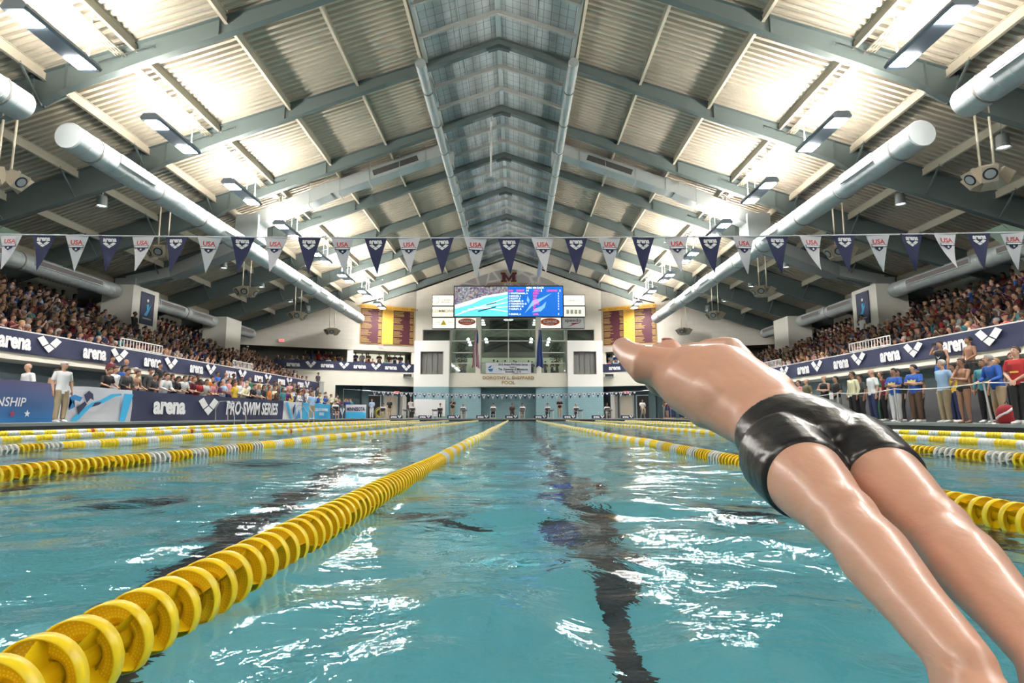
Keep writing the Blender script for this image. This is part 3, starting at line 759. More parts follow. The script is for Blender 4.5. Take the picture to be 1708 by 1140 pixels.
def flag_line(label, xa, xb, y, zfun, w, h, pitch, x_start, detail=True):
    o = thing('backstroke_flag_line', label, 'flag line', (0, y, 0), 0, 'backstroke flag lines')
    b = MB(); pts = [(xa+(xb-xa)*i/80, 0, zfun(xa+(xb-xa)*i/80)) for i in range(81)]; b.tube(pts, .006 if detail else .012, 6); b.build('rope', M_FLW, o)
    cache = {}; x = x_start; i = 0
    while x < xb - w:
        white = (i % 2 == 0); v = (i*7) % 4; side = -.9 if x < -1.2 else (.2 if x < 2.2 else .9); side += (.15, -.2, .3, 0)[v]
        if not detail: side = 0; v = 0
        key = (white, round(side, 2), v)
        if key not in cache:
            bend = (1.0, .4, -.6, .8)[v]
            pm = pennant_mesh(w, h, bend, side).mesh('pennant', M_FLW if white else M_FLN)
            subs = []
            if detail:
                if white:
                    sh = flat_poly([[(a*.10, c*.10) for a, c in shield()]], .0003); m1 = to_xz(sh.mesh('s', M_FLN), -.088); 
                    m2 = to_xz(flat_poly([[(-.048,-.022),(.048,-.022),(.048,.034),(-.048,.034)]], .0006).mesh('s', M_FLW), -.068)
                    m3 = to_xz(T_USA, -.062, .052)
                    m4 = to_xz(flat_poly([[(-.062,-.012),(.062,-.012),(.055,0),(.062,.010),(-.062,.010),(-.055,0)]], .0009).mesh('s', M_FLN), -.094)
                    m5 = to_xz(flat_poly([[(-.054,-.006),(.054,-.006),(.054,.006),(-.054,.006)]], .0012).mesh('s', M_LOGO), -.094)
                    m6 = to_xz(flat_poly([[(.012*math.cos(PI/2+PI*q/5)*(1 if q%2==0 else .45), .012*math.sin(PI/2+PI*q/5)*(1 if q%2==0 else .45)) for q in range(10)]], .0006).mesh('s', M_LOGO), -.118)
                    subs = [('emblem', m1), ('emblem_field', m2), ('lettering', m3), ('ribbon', m4), ('ribbon_band', m5), ('star', m6)]
                else:
                    subs = [('lettering', to_xz(T_ARENA, -.034, .054)), ('diamond_logo', to_xz(LOGO_FLAT, -.083, .105))]
                for q, (nm, m) in enumerate(subs):
                    bend_on(m, w, h, bend, side, 0, .0035 + .0008*q)
            else:
                if white: subs = [('emblem', to_xz(flat_poly([[(a*.11, c*.11) for a, c in shield()]], .004).mesh('s', M_MAROON), -.11))]
                else: subs = [('lettering', to_xz(flat_poly([[(-.10,-.05),(.10,-.05),(.06,-.12),(0,-.16),(-.06,-.12)]], .004).mesh('s', M_LOGO), 0))]
            cache[key] = (pm, subs)
        pm, subs = cache[key]
        p = link('pennant', pm, o, (x, 0, zfun(x)), (0, 0, rng.uniform(-.12, .12)))
        for nm, m in subs: link(nm, m, p)
        x += pitch; i += 1
    return o
NF = lambda x: 1.878 + .0022*(x-.6)**2
flag_line('near string of white and navy backstroke pennants stretched across the pool', -12.2, 12.2, 4.7, NF, .19, .305, .2785, -3.53-.2785*30)
FF = lambda x: 2.08 + .0024*x*x
flag_line('far string of small backstroke pennants before the end wall', -10.5, 10.5, 45.0, FF, .30, .38, .352, -10.2, False)
for s in (-1, 1):
    b = MB(); b.tube([(s*12.55, 45, DECK), (s*10.5, 45, 2.36)], .02, 8); b.tube([(s*12.5, 45, DECK), (s*12.5, 45, DECK+.05)], .08, 10)
    b = MB(); b.tube([(s*12.6, 45, DECK), (s*12.6, 45, 2.5), (s*10.5, 45, 2.36)], .02, 8); b.lathe([(.001,.03),(.09,.03),(.09,0)], (s*12.6, 45, DECK), 'z', 12)
    b.build('flag_pole', M_STEEL, None, label='thin steel pole holding the %s end of the far pennant string' % ('left' if s < 0 else 'right'), cat='pole')

# --- starting blocks and navy deck boxes on the far deck
def start_block():
    o = thing('starting_block', 'x', 'starting block')
    b = MB(); b.prism([(-.28,.62),(.30,.72),(.30,.78),(-.28,.68)], -.26, .26, 'x'); b.build('platform', mat('block_top', (.22,.22,.24), .6), o)
    for x in (-.2, .2):
        b = MB(); b.beam((x,-.2,.0),(x,-.2,.64),.05,.05,(1,0,0)); b.beam((x,.2,0),(x,.2,.68),.05,.05,(1,0,0)); b.beam((x,-.2,.25),(x,.2,.25),.04,.04); b.build('leg', M_STEEL, o)
    b = MB(); b.box((-.2,.1,.3),(.2,.4,.34)); b.build('step', M_GREY, o); return o
B0 = start_block(); first = True
LANE = ['outermost left','second from left','third from left','fourth from left','fourth from right','third from right','second from right','outermost right']
for i in range(8):
    o = B0 if first else copy_tree(B0); first = False; o.location = (-8.75+2.5*i, 50.55, DECK); o.rotation_euler = (0, 0, PI)
    tag(o, 'grey starting block on the far deck, %s of the eight' % LANE[i], group='starting blocks')
def arena_box():
    o = link('lane_box', None); o['category'] = 'box'
    b = MB(); b.box((-.55,-.16,0),(.55,.16,.27)); b.build('case', M_NAVY, o)
    link('lettering', to_xz(T_ARENA, 0, .26), o, (-.17, -.166, .14)); link('diamond_logo', to_xz(LOGO_ME, 0, .34), o, (.33, -.166, .14)); return o
X0 = arena_box(); first = True
for i in range(9):
    o = X0 if first else copy_tree(X0); first = False; o.location = (-10+2.5*i+.35, 50.75, DECK)
    tag(o, 'navy lettered box on the far deck edge, %s from the left' % ORD[i], group='navy deck boxes')

# ================================================================ BANNERS
def banner_cloth(name, length, h, m, wav=.03, seed=0, sag=0.0):
    rs = random.Random(seed); b = MB(); b.smooth = True; n = int(length/.15)+1; vs = []; f = []
    ph = [rs.random()*6 for _ in range(4)]
    for i in range(n+1):
        x = -length/2 + length*i/n
        for j in range(7):
            t = j/6; y = wav*(math.sin(x*1.9+ph[0]+t*2)*(.5+t) + .5*math.sin(x*4.7+ph[1]-t*3))*(1-abs(2*t-1)*.6)
            z = h*(t-.5) + (sag*math.sin(x*2.2+ph[2]) if j == 6 else 0)
            vs.append((x, y, z))
    for i in range(n):
        for j in range(6): f.append((i*7+j, (i+1)*7+j, (i+1)*7+j+1, i*7+j+1))
    m0 = len(vs); b.add(vs + [(x, y+.01, z) for x, y, z in vs], f + [tuple(m0+i for i in q[::-1]) for q in f]); return b.mesh(name, m)
# balcony banners
CNT = ORD
for s in (-1, 1):
    sd = 'left' if s < 0 else 'right'; rot = R_LEFTWALL if s < 0 else R_RIGHTWALL
    x = s*16.44
    o = thing('balcony_banner', 'long navy sponsor banner with white lettering along the %s balcony front' % sd, 'banner', (x, 0, 2.95))
    y0, y1 = 6.0, 50.4
    c = link('cloth', banner_cloth('cloth', y1-y0, .74, M_NAVY, .02, 3+s), o, (0, (y0+y1)/2, 0), (0, 0, rot[2]))
    for i in range(11):
        y = 19.6 + 3.8*(i-1) if s < 0 else 20.65 + 3.7*(i-1)
        if y > 49: continue
        a, d = (0, 1.45) if s < 0 else (0, -1.45)
        link('lettering', T_ARENA, o, (-s*.055, y+a, .0), rot).scale = (.66, .74, .56)
        link('diamond_logo', LOGO_ME, o, (-s*.055, y+d, .02), rot).scale = (1.12, .78, .92)
# wing balcony banners
for s, P, T in ((-1, PL, TL), (1, PR, TR)):
    sd = 'left' if s < 0 else 'right'
    px, py, _ = P(15.0, -.06, 0)
    a = math.atan2(T.y*s, T.x*s)
    o = thing('balcony_banner', 'navy sponsor banner with white lettering on the %s end gallery beside the tower' % sd, 'banner', (px, py, 5.08), a)
    link('cloth', banner_cloth('cloth', 13.0, .80, M_NAVY, .02, 8+s), o)
    for i in range(4):
        xx = s*(-4.55 + 2.95*i)
        link('lettering', T_ARENA, o, (xx-.55, -.06, 0), R_FRONT).scale = (.58, .58, .58)
        link('diamond_logo', LOGO_ME, o, (xx+.95, -.06, 0), R_FRONT).scale = (.95, .85, .95)
# deck banners on the left, behind the pool edge
BX = -13.55
def side_panel(name, label, ya, yb, za, zb, m, x=BX):
    o = thing(name, label, 'banner', (x, (ya+yb)/2, (za+zb)/2), PI/2)
    link('cloth', banner_cloth('cloth', yb-ya, zb-za, m, .03, int(ya), .015), o); return o
def grad_blue():
    m = bpy.data.materials.new('blue_fade_print'); m.use_nodes = True; nt = m.node_tree; p = nt.nodes['Principled BSDF']; p.inputs['Roughness'].default_value = .6
    tc = nt.nodes.new('ShaderNodeTexCoord'); sp = nt.nodes.new('ShaderNodeSeparateXYZ'); mr = nt.nodes.new('ShaderNodeMapRange'); cr = nt.nodes.new('ShaderNodeValToRGB')
    mr.inputs['From Min'].default_value = -.6; mr.inputs['From Max'].default_value = .6; cr.color_ramp.elements[0].color = (.01,.16,.42,1); cr.color_ramp.elements[1].color = (.10,.09,.20,1)
    nt.links.new(tc.outputs['Object'], sp.inputs[0]); nt.links.new(sp.outputs[2], mr.inputs[0]); nt.links.new(mr.outputs[0], cr.inputs[0]); nt.links.new(cr.outputs[0], p.inputs['Base Color']); return m
zt = 1.37
o = side_panel('deck_banner', 'blue banner with championship lettering and a row of stars at the left edge', 9.0, 18.0, DECK, zt+.04, grad_blue())
link('lettering', text_mesh('CHAMPIONSHIP', 1, .01, .15, .003, M_LOGO), o, (2.05, -.05, -.02), R_FRONT).scale = (.36, .36, .36)
for i in range(6):
    b = flat_poly([[((.11 if q % 2 == 0 else .045)*math.cos(PI/2+PI*q/5), (.11 if q % 2 == 0 else .045)*math.sin(PI/2+PI*q/5)) for q in range(10)]])
    link('star', b.mesh('star', M_LOGO if i == 5 else mat('star_red', (.30,.03,.10), .6)), o, (.95+.5*i, -.05, -.34), R_FRONT)
o = side_panel('deck_banner', 'white banner with a blue swimmer drawing between two navy banners', 18.02, 21.6, DECK, zt, M_FLW)
art = [([(-1.2,-.55),(-.9,-.55),(-.35,-.1),(.2,.05),(.8,.30),(1.15,.36),(1.1,.42),(.6,.38),(.1,.16),(-.3,.06),(-.8,-.2)], M_SKYB),
       ([(-1.05,-.1),(-1.3,.22),(-1.1,.30),(-.75,.22),(-.85,.08),(-1.1,.14),(-1.3,-.2)], M_BLUE),
       ([(-.55,.05),(-.7,.3),(-.5,.45),(-.3,.35),(-.25,.15),(-.4,.2)], M_NAVY), ([(-.9,-.35),(-.55,.0),(-.65,.1),(-.95,-.1)], M_NAVY),
       ([(1.1,-.575),(1.4,-.575),(1.75,.42),(1.25,.42)], M_SKYB), ([(-.32,-.08),(.02,.0),(.1,.1),(-.2,.06)], M_NAVY)]
for q, (pl, m) in enumerate(art):
    link('artwork', flat_poly([pl], .003).mesh('artwork', m), o, (0, -.05-.006*q, 0), R_FRONT)
o = side_panel('deck_banner', 'long navy banner lettered PRO SWIM SERIES at the left pool side', 21.62, 35.8, DECK, zt-.02, M_NAVY)
link('lettering', T_ARENA, o, (-4.75, -.06, .02), R_FRONT).scale = (1.12, .92, 1)
link('diamond_logo', LOGO_ME, o, (-1.75, -.06, .02), R_FRONT).scale = (1.75, 1.05, 1)
link('series_lettering', text_mesh('PRO SWIM SERIES', 1, .028, .12, .003, M_LOGO), o, (3.0, -.06, 0), R_FRONT).scale = (.80, .92, 1)
o = side_panel('deck_banner', 'small white banner with a blue ribbon drawing past the long navy banner', 35.82, 39.0, DECK, zt-.04, M_FLW)
link('artwork', flat_poly([[(-1.4,.5),(-1.0,.5),(-.1,-.5),(-.4,-.55)]], .003).mesh('artwork', M_SKYB), o, (0,-.05,0), R_FRONT)
link('artwork', flat_poly([[(-.1,.2),(.2,.45),(.5,-.4),(.9,.1),(1.2,-.5),(.3,-.55)]], .003).mesh('artwork', M_BLUE), o, (0,-.05,0), R_FRONT)
link('artwork', flat_poly([[(-.2,.1),(.1,.4),(.15,0),(-.1,-.3)]], .003).mesh('artwork', M_NAVY), o, (0,-.055,0), R_FRONT)
o = side_panel('deck_banner', 'bright blue banner with small white lettering on the left side', 39.02, 45.0, DECK, zt-.05, M_SKYB)
link('lettering', text_mesh('USA SWIMMING', 1, .01, 0, .003, M_LOGO), o, (.8, -.05, .1), R_FRONT).scale = (.4, .3, 1)
link('lettering', text_mesh('SERIES', 1, .01, 0, .003, M_LOGO), o, (.8, -.05, -.2), R_FRONT).scale = (.4, .3, 1)
o = side_panel('deck_banner', 'navy banner with a white diamond logo near the far left corner', 45.02, 49.0, DECK, zt-.06, M_NAVY)
link('lettering', T_ARENA, o, (-.8, -.05, 0), R_FRONT).scale = (.7, .7, 1)
link('diamond_logo', LOGO_ME, o, (.9, -.05, 0), R_FRONT).scale = (1.3, .85, 1)
o = thing('deck_banner', 'white and blue MINNESOTA banner facing the camera in the far left corner', 'banner', (-12.9, 49.8, .82))
link('cloth', banner_cloth('cloth', 1.75, 1.15, M_FLW, .02, 9), o)
link('blue_band', banner_cloth('blue_band', 1.73, .5, M_SKYB, .02, 9), o, (0, -.02, -.31))
link('lettering', text_mesh('MINNESOTA', 1, .03, 0, .003, M_NAVY), o, (0, -.06, .18), R_FRONT).scale = (.27, .42, 1)

# ================================================================ END WALL FITTINGS
# video board
o = thing('video_board', 'large lit video board above the centre window, race view and results', 'screen', (0, YW-.35, 11.7))
b = MB(); b.box((-5.42,0,-1.62),(5.45,.3,1.6)); b.build('case', M_BLACK, o)
def scr(col, s): return mat('screen_%d' % len(MATS), col, .5, emit=(col, s))
def photo_screen():
    m = bpy.data.materials.new('race_picture'); m.use_nodes = True; nt = m.node_tree; p = nt.nodes['Principled BSDF']; p.inputs['Base Color'].default_value = (0,0,0,1)
    tc = nt.nodes.new('ShaderNodeTexCoord'); n = nt.nodes.new('ShaderNodeTexVoronoi'); n.inputs['Scale'].default_value = 7; n.inputs['Randomness'].default_value = 1
    hs = nt.nodes.new('ShaderNodeMix'); hs.data_type = 'RGBA'; hs.blend_type = 'MULTIPLY'; hs.inputs[0].default_value = .8; hs.inputs[7].default_value = (.42,.38,.45,1)
    nt.links.new(tc.outputs['Object'], n.inputs[0]); bw = nt.nodes.new('ShaderNodeRGBToBW'); mm = nt.nodes.new('ShaderNodeMix'); mm.data_type = 'RGBA'; mm.inputs[0].default_value = .7; nt.links.new(n.outputs['Color'], bw.inputs[0]); nt.links.new(n.outputs['Color'], mm.inputs[6]); nt.links.new(bw.outputs[0], mm.inputs[7]); nt.links.new(mm.outputs[2], hs.inputs[6]); nt.links.new(hs.outputs[2], p.inputs['Emission Color']); p.inputs['Emission Strength'].default_value = .75; return m
b = MB(); b.add([(-5.35,-.02,-1.5),(-.05,-.02,-1.5),(-.05,-.02,1.5),(-5.35,-.02,1.5)], [(0,1,2,3)]); left = b.build('race_picture', photo_screen(), o)
b = MB(); b.prism([(-5.3,-1.48),(-.05,-1.48),(-.05,.72),(-2.4,.35),(-3.6,-.25),(-5.3,-.75)], -.05, -.04); b.build('race_water', scr((.10,.55,.66), 1.0), left)
b = MB(); b.prism([(-5.3,-.75),(-5.3,-.35),(-3.8,.1),(-2.4,.55),(-.05,.95),(-.05,.72),(-2.4,.35),(-3.6,-.25)], -.06, -.05); b.build('race_deck', scr((.6,.6,.66), 1.0), left)
b = MB()
for i in range(4):
    za = -1.25+.5*i; b.beam((-.06, -.07, .40-i*.47), (-5.2+i*.6, -.07, -.9+.16*i-.1*i*i*.3-.45+.2*i), .01, .07)
b.build('race_lane_rope', scr((.9,.85,.6), 1.0), left)
b = MB(); b.beam((-1.2,-.08,-.55),(-3.0,-.08,-1.0),.01,.12); b.beam((-1.2,-.08,-.1),(-2.2,-.08,-.35),.01,.09); b.build('race_lane_mark', scr((.01,.08,.12), .6), left)
b = MB(); b.add([(-.03,-.02,-1.5),(5.38,-.02,-1.5),(5.38,-.02,1.5),(-.03,-.02,1.5)], [(0,1,2,3)]); right = b.build('results_page', scr((.005,.10,.42), 1.0), o)
sw = [[(1.6,-1.2),(2.3,-.5),(3.0,-.1),(4.3,.85),(3.3,.35),(2.4,.1)], [(2.3,-1.1),(3.2,-1.0),(3.6,-.6),(3.75,.0),(3.3,-.45),(2.7,-.7)], [(1.8,.1),(1.9,.6),(2.1,.1),(2.0,-.2)]]
b = MB()
for q in sw: b.prism(q, -.04, -.03)
b.build('swimmer_graphic', scr((.16,.36,.80), 1.0), right)
W_ = scr((.85,.9,1), 1.1); R_ = scr((.9,.03,.16), 1.2); G_ = scr((.02,.35,.30), 1.0)
def st(txt, x, z, m, size=.26, align='LEFT', bold=.02): link('lettering', text_mesh(txt, 1.0, bold, 0, .002, m, align), right, (x, -.06, z), R_FRONT).scale = (size*1.0, size, 1)
st('MEN 100 BACK', 2.65, 1.36, W_, .26, 'CENTER'); st('8:36', .02, 1.08, R_); st('EVENT', .8, 1.08, R_); st('14', 1.75, 1.08, W_); st('HEAT', 2.5, 1.08, R_); st('2', 3.2, 1.08, W_); st('LENGTHS', 3.8, 1.08, R_, .24); st('2', 5.05, 1.08, W_)
rows = ['1 VYATCHANIN, A','2 BARNES, S','3 SCOTT, B','4 PLUMMER, D','5 TARASEVICH, G','6 ANDREW, M','7 HURLEY, B','8','9 GREINE, A']
for i, t in enumerate(rows):
    z = .80 - .262*i
    st(t, .04, z, G_ if i == 7 else W_, .225)
    if i != 7: st(['MICH','CW','UN','SCAR','NYAC','RT','BAD','','UOFL'][i], 2.45, z, R_, .225); st(['5','5','5','5','5','5','5','','5'][i], 4.9, z, W_, .225)
# advert panels around the board
M_LIT = mat('lit_panel', (.85,.83,.72), .5, emit=((1,.97,.82), .55))
def advert(label, x0, x1, z0, z1, m=M_LIT):
    o = thing('advert_panel', label, 'sign', ((x0+x1)/2, YW-.2, (z0+z1)/2)); w, h = (x1-x0)/2, (z1-z0)/2
    b = MB(); b.box((-w,0,-h),(w,.18,h)); b.build('case', M_BLACK, o); b = MB(); b.box((-w+.05,-.02,-h+.05),(w-.05,0,h-.05)); b.build('face', m, o); return o
def at(o, t, x, z, m, sx, sz=None, bold=.01, shear=0): link('lettering', text_mesh(t, 1, bold, shear, .002, m), o, (x, -.03, z), R_FRONT).scale = (sx, sz or sx, 1)
GY = mat('print_grey', (.42,.42,.36), .6); GR = mat('print_gold', (.62,.52,.12), .6); OR = mat('print_red_orange', (.62,.10,.03), .6); BK = mat('print_dark', (.06,.06,.07), .6)
o = advert('lit cream panel with a pale crescent mark, upper left of the video board', -7.6, -5.42, 11.28, 12.4); at(o, 'Carlson', .35, .05, GY, .30); at(o, 'MANAGEMENT', .35, -.17, GY, .15)
b = MB(); b.lathe([(.30,0),(.36,.01)], (-.72,-.04,.05), 'y', 20); b.build('crescent_mark', mat('print_pale_green', (.55,.72,.66), .6), o)
o = advert('lit cream panel with large gold letters, lower left beside the video board', -7.6, -5.42, 10.16, 11.26); at(o, 'COMMONS', 0, .05, GR, .42); at(o, 'HOTEL', 0, -.33, GY, .14)
o = advert('lit cream panel with a gold triangle emblem below the left panels', -7.55, -5.3, 9.0, 10.13); at(o, 'SURE', -.62, .05, GY, .26); at(o, 'STAY', .68, .05, GY, .26)
b = MB(); b.prism([(-.3,-.2),(.3,-.2),(0,.34)], -.04, -.03); b.build('triangle_emblem', mat('print_amber', (.75,.48,.03), .6), o)
o = advert('lit panel with a red oval, left under the video board', -5.25, -2.98, 9.0, 10.13)
def oval(o, rx, rz, z=0):
    b = MB(); b.prism([(rx*math.cos(2*PI*k/32), z+rz*math.sin(2*PI*k/32)) for k in range(32)][::-1], -.045, -.03); b.build('oval_emblem', OR, o)
oval(o, .86, .34, .12); link('lettering', text_mesh('NOODLES', 1, .03, 0, .002, M_LOGO), o, (0,-.06,.17), R_FRONT).scale = (.30,.30,1); link('lettering', text_mesh('& COMPANY', 1, .01, 0, .002, M_LOGO), o, (0,-.06,-.06), R_FRONT).scale = (.15,.15,1)
o = advert('lit panel with a red oval, right under the video board', 2.98, 5.24, 9.0, 10.13); oval(o, .96, .38, .1)
link('lettering', text_mesh('ELSMORE', 1, .03, 0, .002, M_LOGO), o, (0,-.06,.12), R_FRONT).scale = (.32,.32,1); link('lettering', text_mesh('SWIM SHOP', 1, .01, 0, .002, M_LOGO), o, (0,-.06,-.13), R_FRONT).scale = (.15,.15,1)
o = advert('grey panel with dark lettering over a dark red boomerang shape', 5.27, 7.5, 9.0, 10.13, mat('speed_grey', (.52,.53,.56), .5)); at(o, 'speedo', 0, .25, BK, .56, .46, .02)
b = MB(); b.prism([(-.25,.0),(.85,.04),(.1,-.18),(-.6,-.42),(-.05,-.12)][::-1], -.04, -.03); b.build('boomerang_emblem', mat('print_dark_red', (.25,.015,.04), .6), o)
o = advert('lit cream panel with faint lettering, upper right of the video board', 5.45, 7.62, 11.28, 12.4); at(o, 'GOPHER GOLF', 0, -.05, GY, .22)
o = advert('lit pale panel with faint blocks, right of the video board', 5.45, 7.62, 10.16, 11.26); b = MB()
for k in range(4): b.box((-.8+.4*k,-.03,-.25),(-.52+.4*k,-.021,.2))
b.build('faint_blocks', mat('print_faint', (.80,.82,.70), .6), o)
# wall mural and M
o = thing('wall_mural', 'pale grey peaked stone mural on the gable around the M', 'mural', (0, YW-.03, 0))
def mural_mat():
    m = bpy.data.materials.new('mural_print'); m.use_nodes = True; nt = m.node_tree; p = nt.nodes['Principled BSDF']; p.inputs['Roughness'].default_value = .7
    tc = nt.nodes.new('ShaderNodeTexCoord'); v = nt.nodes.new('ShaderNodeTexVoronoi'); v.feature = 'DISTANCE_TO_EDGE'; v.inputs['Scale'].default_value = .8
    cr = nt.nodes.new('ShaderNodeValToRGB'); cr.color_ramp.elements[0].color = (.62,.60,.58,1); cr.color_ramp.elements[1].position = .12; cr.color_ramp.elements[1].color = (.36,.35,.35,1)
    nt.links.new(tc.outputs['Object'], v.inputs[0]); nt.links.new(v.outputs[0], cr.inputs[0]); nt.links.new(cr.outputs[0], p.inputs['Base Color']); return m
b = MB(); b.prism([(-5.2,13.32),(5.2,13.32),(4.0,14.0),(2.0,14.75),(.2,15.1),(-1.4,14.85),(-3.6,14.1)][::-1], 0, .03); b.build('print', mural_mat(), o)
link('lettering', text_mesh('UNIVERSITY OF MINNESOTA', 1, 0, 0, .002, mat('print_brown', (.30,.14,.09), .6)), o, (0,-.02,13.5), R_FRONT).scale = (.36,.40,1)
o = thing('block_letter_emblem', 'maroon block letter M with gold edge on the gable', 'sign', (.03, YW-.1, 14.22))
Mshape = [(-.82,-.55),(-.22,-.55),(-.22,-.34),(-.34,-.34),(-.34,.02),(-.02,-.5),(.02,-.5),(.34,.02),(.34,-.34),(.22,-.34),(.22,-.55),(.82,-.55),(.82,-.34),(.68,-.34),(.68,.34),(.82,.34),(.82,.55),(.40,.55),(0,-.08),(-.40,.55),(-.82,.55),(-.82,.34),(-.68,.34),(-.68,-.34),(-.82,-.34)]
def clean_m(k): return [(x*k, z*k) for x, z in Mshape]
b = MB(); b.prism(clean_m(1.0)[::-1], 0, .06); b.build('gold_edge', mat('emblem_gold', (.55,.28,.06), .5), o)
b = MB(); b.prism([(x*.95 + (.0), z*.86) for x, z in Mshape][::-1], -.03, 0); b.build('letter', M_MAROON, o)
# pool name
o = thing('pool_name_sign', 'brown metal letters naming the pool on the cream fascia', 'sign', (0, YW-.65, 3.9))
NB = mat('bronze_letters', (.42,.26,.10), .5, .2)
link('lettering', text_mesh('DOROTHY L. SHEPPARD', 1, .012, 0, .02, NB), o, (0,0,.2), R_FRONT).scale = (.46,.44,1); link('lettering', text_mesh('POOL', 1, .012, 0, .02, NB), o, (0,0,-.27), R_FRONT).scale = (.5,.44,1)
# event banner on the centre rail
o = thing('event_banner', 'white banner with event wording hung on the centre gallery rail', 'banner', (0, YW-.7, 5.05))
link('cloth', banner_cloth('cloth', 4.4, 1.05, mat('banner_white', (.74,.76,.84), .6), .01, 2), o)
for t, z, k in (('2015 Arena Pro Swim Series', .34, .31), ('Hosted by', .10, .2), ('The University of Minnesota', -.12, .31), ('November 12-14', -.36, .28)):
    link('lettering', text_mesh(t, 1, .02, 0, .002, BK), o, (.45, -.03, z), R_FRONT).scale = (k*.80, k, 1)
b = MB()
for q in ([(-.3,.0),(-.1,.2),(.1,.25),(.0,.05)], [(-.3,-.1),(.2,-.05),(.3,.2),(.15,-.3),(-.1,-.35)]): b.prism(q[::-1], 0, .01)
b.build('swimmer_emblem', M_BLUE, o, loc=(-1.7,-.03,0))
o = thing('gallery_rail', 'steel rail with thin bars in front of the centre window', 'railing', (0, YW-.55, 4.5))
b = MB(); b.beam((-2.75,0,1.1),(2.75,0,1.1),.05,.05); b.beam((-2.75,0,.1),(2.75,0,.1),.04,.04)
for i in range(45): b.beam((-2.7+.1227*i,0,.1),(-2.7+.1227*i,0,1.1),.02,.02,(1,0,0))
b.build('bars', M_GREY, o)
# flags on the piers
def flag(label, x, stripes):
    o = thing('hanging_flag', label, 'flag', (x, YW-1.1, 0))
    b = MB(); b.tube([(0,.6,5.2),(0,0,6.1),(0,-.5,9.0)], .03, 8); b.build('pole', M_STEEL, o)
    b = MB(); b.smooth = True; vs = []; f = []
    n, m = 14, 8
    for i in range(n+1):
        for j in range(m+1):
            t = i/n; u = j/m; w = .12+.30*t
            vs.append((-w+u*2*w*.9 + .03*math.sin(9*t), -.35-.14*math.sin(u*14+t*2)*(.4+t*.6), 8.7-3.5*t-.5*abs(u-.4)*t))
    for i in range(n):
        for j in range(m):
            b.mi = (1 if (i < 5 and j > 3) else (2 if j % 2 else 0)) if stripes else 1
            q = (i*(m+1)+j, (i+1)*(m+1)+j, (i+1)*(m+1)+j+1, i*(m+1)+j+1); b.f.append(q); b.m.append(b.mi); b.sm.append(True)
    b.v = vs; b.build('flag_cloth', [mat('flag_red', (.32,.03,.06), .7), mat('flag_blue', (.03,.06,.22), .7), M_FLW], o)
flag('red and white striped flag with blue field hanging at the left pier', -3.05, True); flag('plain dark blue flag hanging at the right pier', 3.05, False)
# record boards
def record_board(s, P, T, title):
    sd = 'left' if s < 0 else 'right'
    px, py, _ = P(11.75, -.1, 0); a = math.atan2(T.y*s, T.x*s)
    o = thing('record_board', 'large maroon and gold record board beside the %s tower' % sd, 'sign', (px, py, 9.2), a)
    b = MB(); b.box((-2.6,0,-1.9),(2.6,.1,1.9)); b.build('panel', M_GOLD, o)
    for x0, x1 in ((-2.56,-.55),(.55,2.56)):
        b = MB(); b.box((x0,-.02,-1.86),(x1,0,1.5)); c = b.build('name_column', M_MAROON, o)
        b = MB(); rr = random.Random(int(x0*10)+s*3+50)
        for i in range(30):
            z = 1.42-.111*i
            if (i % 6) == 5: continue
            b.box((x0+.05,-.03,z-.06),(x0+.05+rr.uniform(.55,1.0),-.02,z-.02)); b.box((x1-.42+rr.uniform(0,.1),-.03,z-.06),(x1-.04,-.02,z-.012))
        b.build('record_rows', mat('board_text', (.50,.36,.08), .6), c)
    b = MB()
    for i in range(28): b.box((-.3,-.01,-1.8+.118*i),(.3,-.001,-1.78+.118*i))
    b.build('event_rows', mat('board_dim', (.62,.34,.05), .6), o)
    link('lettering', text_mesh(title, 1, .01, 0, .002, mat('board_title', (.45,.2,.05), .6)), o, (0,-.02,1.68), R_FRONT).scale = (.34,.26,1)
record_board(-1, PL, TL, 'MEN   LONG COURSE RECORDS   MEN'); record_board(1, PR, TR, 'MEN   SHORT COURSE RECORDS   MEN')
# red exit boxes
for x, z, sd, P, T in ((12.3, 7.1, 'left', PL, TL), (20.4, 7.15, 'far left', PL, TL), (12.3, 7.1, 'right', PR, TR), (10.4, 2.75, 'lower left', PL, TL), (10.9, 2.75, 'lower right', PR, TR)):
    s = -1 if 'left' in sd else 1; px, py, _ = P(x, -.12 if z > 4 else 1.7, 0)
    o = thing('exit_sign', 'small red lit exit sign on the %s wing wall%s' % (sd.split()[-1], {'far left': ' near the stands', 'lower left': ' inside the recess', 'lower right': ' inside the recess'}.get(sd, ' under the record board')), 'sign', (px, py, z), math.atan2(T.y*s, T.x*s))
    b = MB(); b.box((-.24,0,-.13),(.24,.1,.13)); b.build('case', M_WHITE, o); link('lettering', text_mesh('EXIT', 1, .03, 0, .003, mat('exit_red', (.8,.05,.05), .5, emit=((1,.06,.06), 2.0))), o, (0,-.01,0), R_FRONT).scale = (.2,.26,1)
# small camera/speaker boxes under wing galleries
for s, P in ((-1, PL), (1, PR)):
    px, py, _ = P(9.9, -.35, 0); b = MB(); b.cbox((px, py, 4.35), (.95,.4,.34)); b.mi = 1; b.cbox((px, py-.21, 4.34), (.8,.02,.25)); b.build('wall_speaker', [M_WHITE, M_BLACK], None, label='dark fronted speaker box under the %s end gallery' % ('left' if s < 0 else 'right'), cat='speaker')
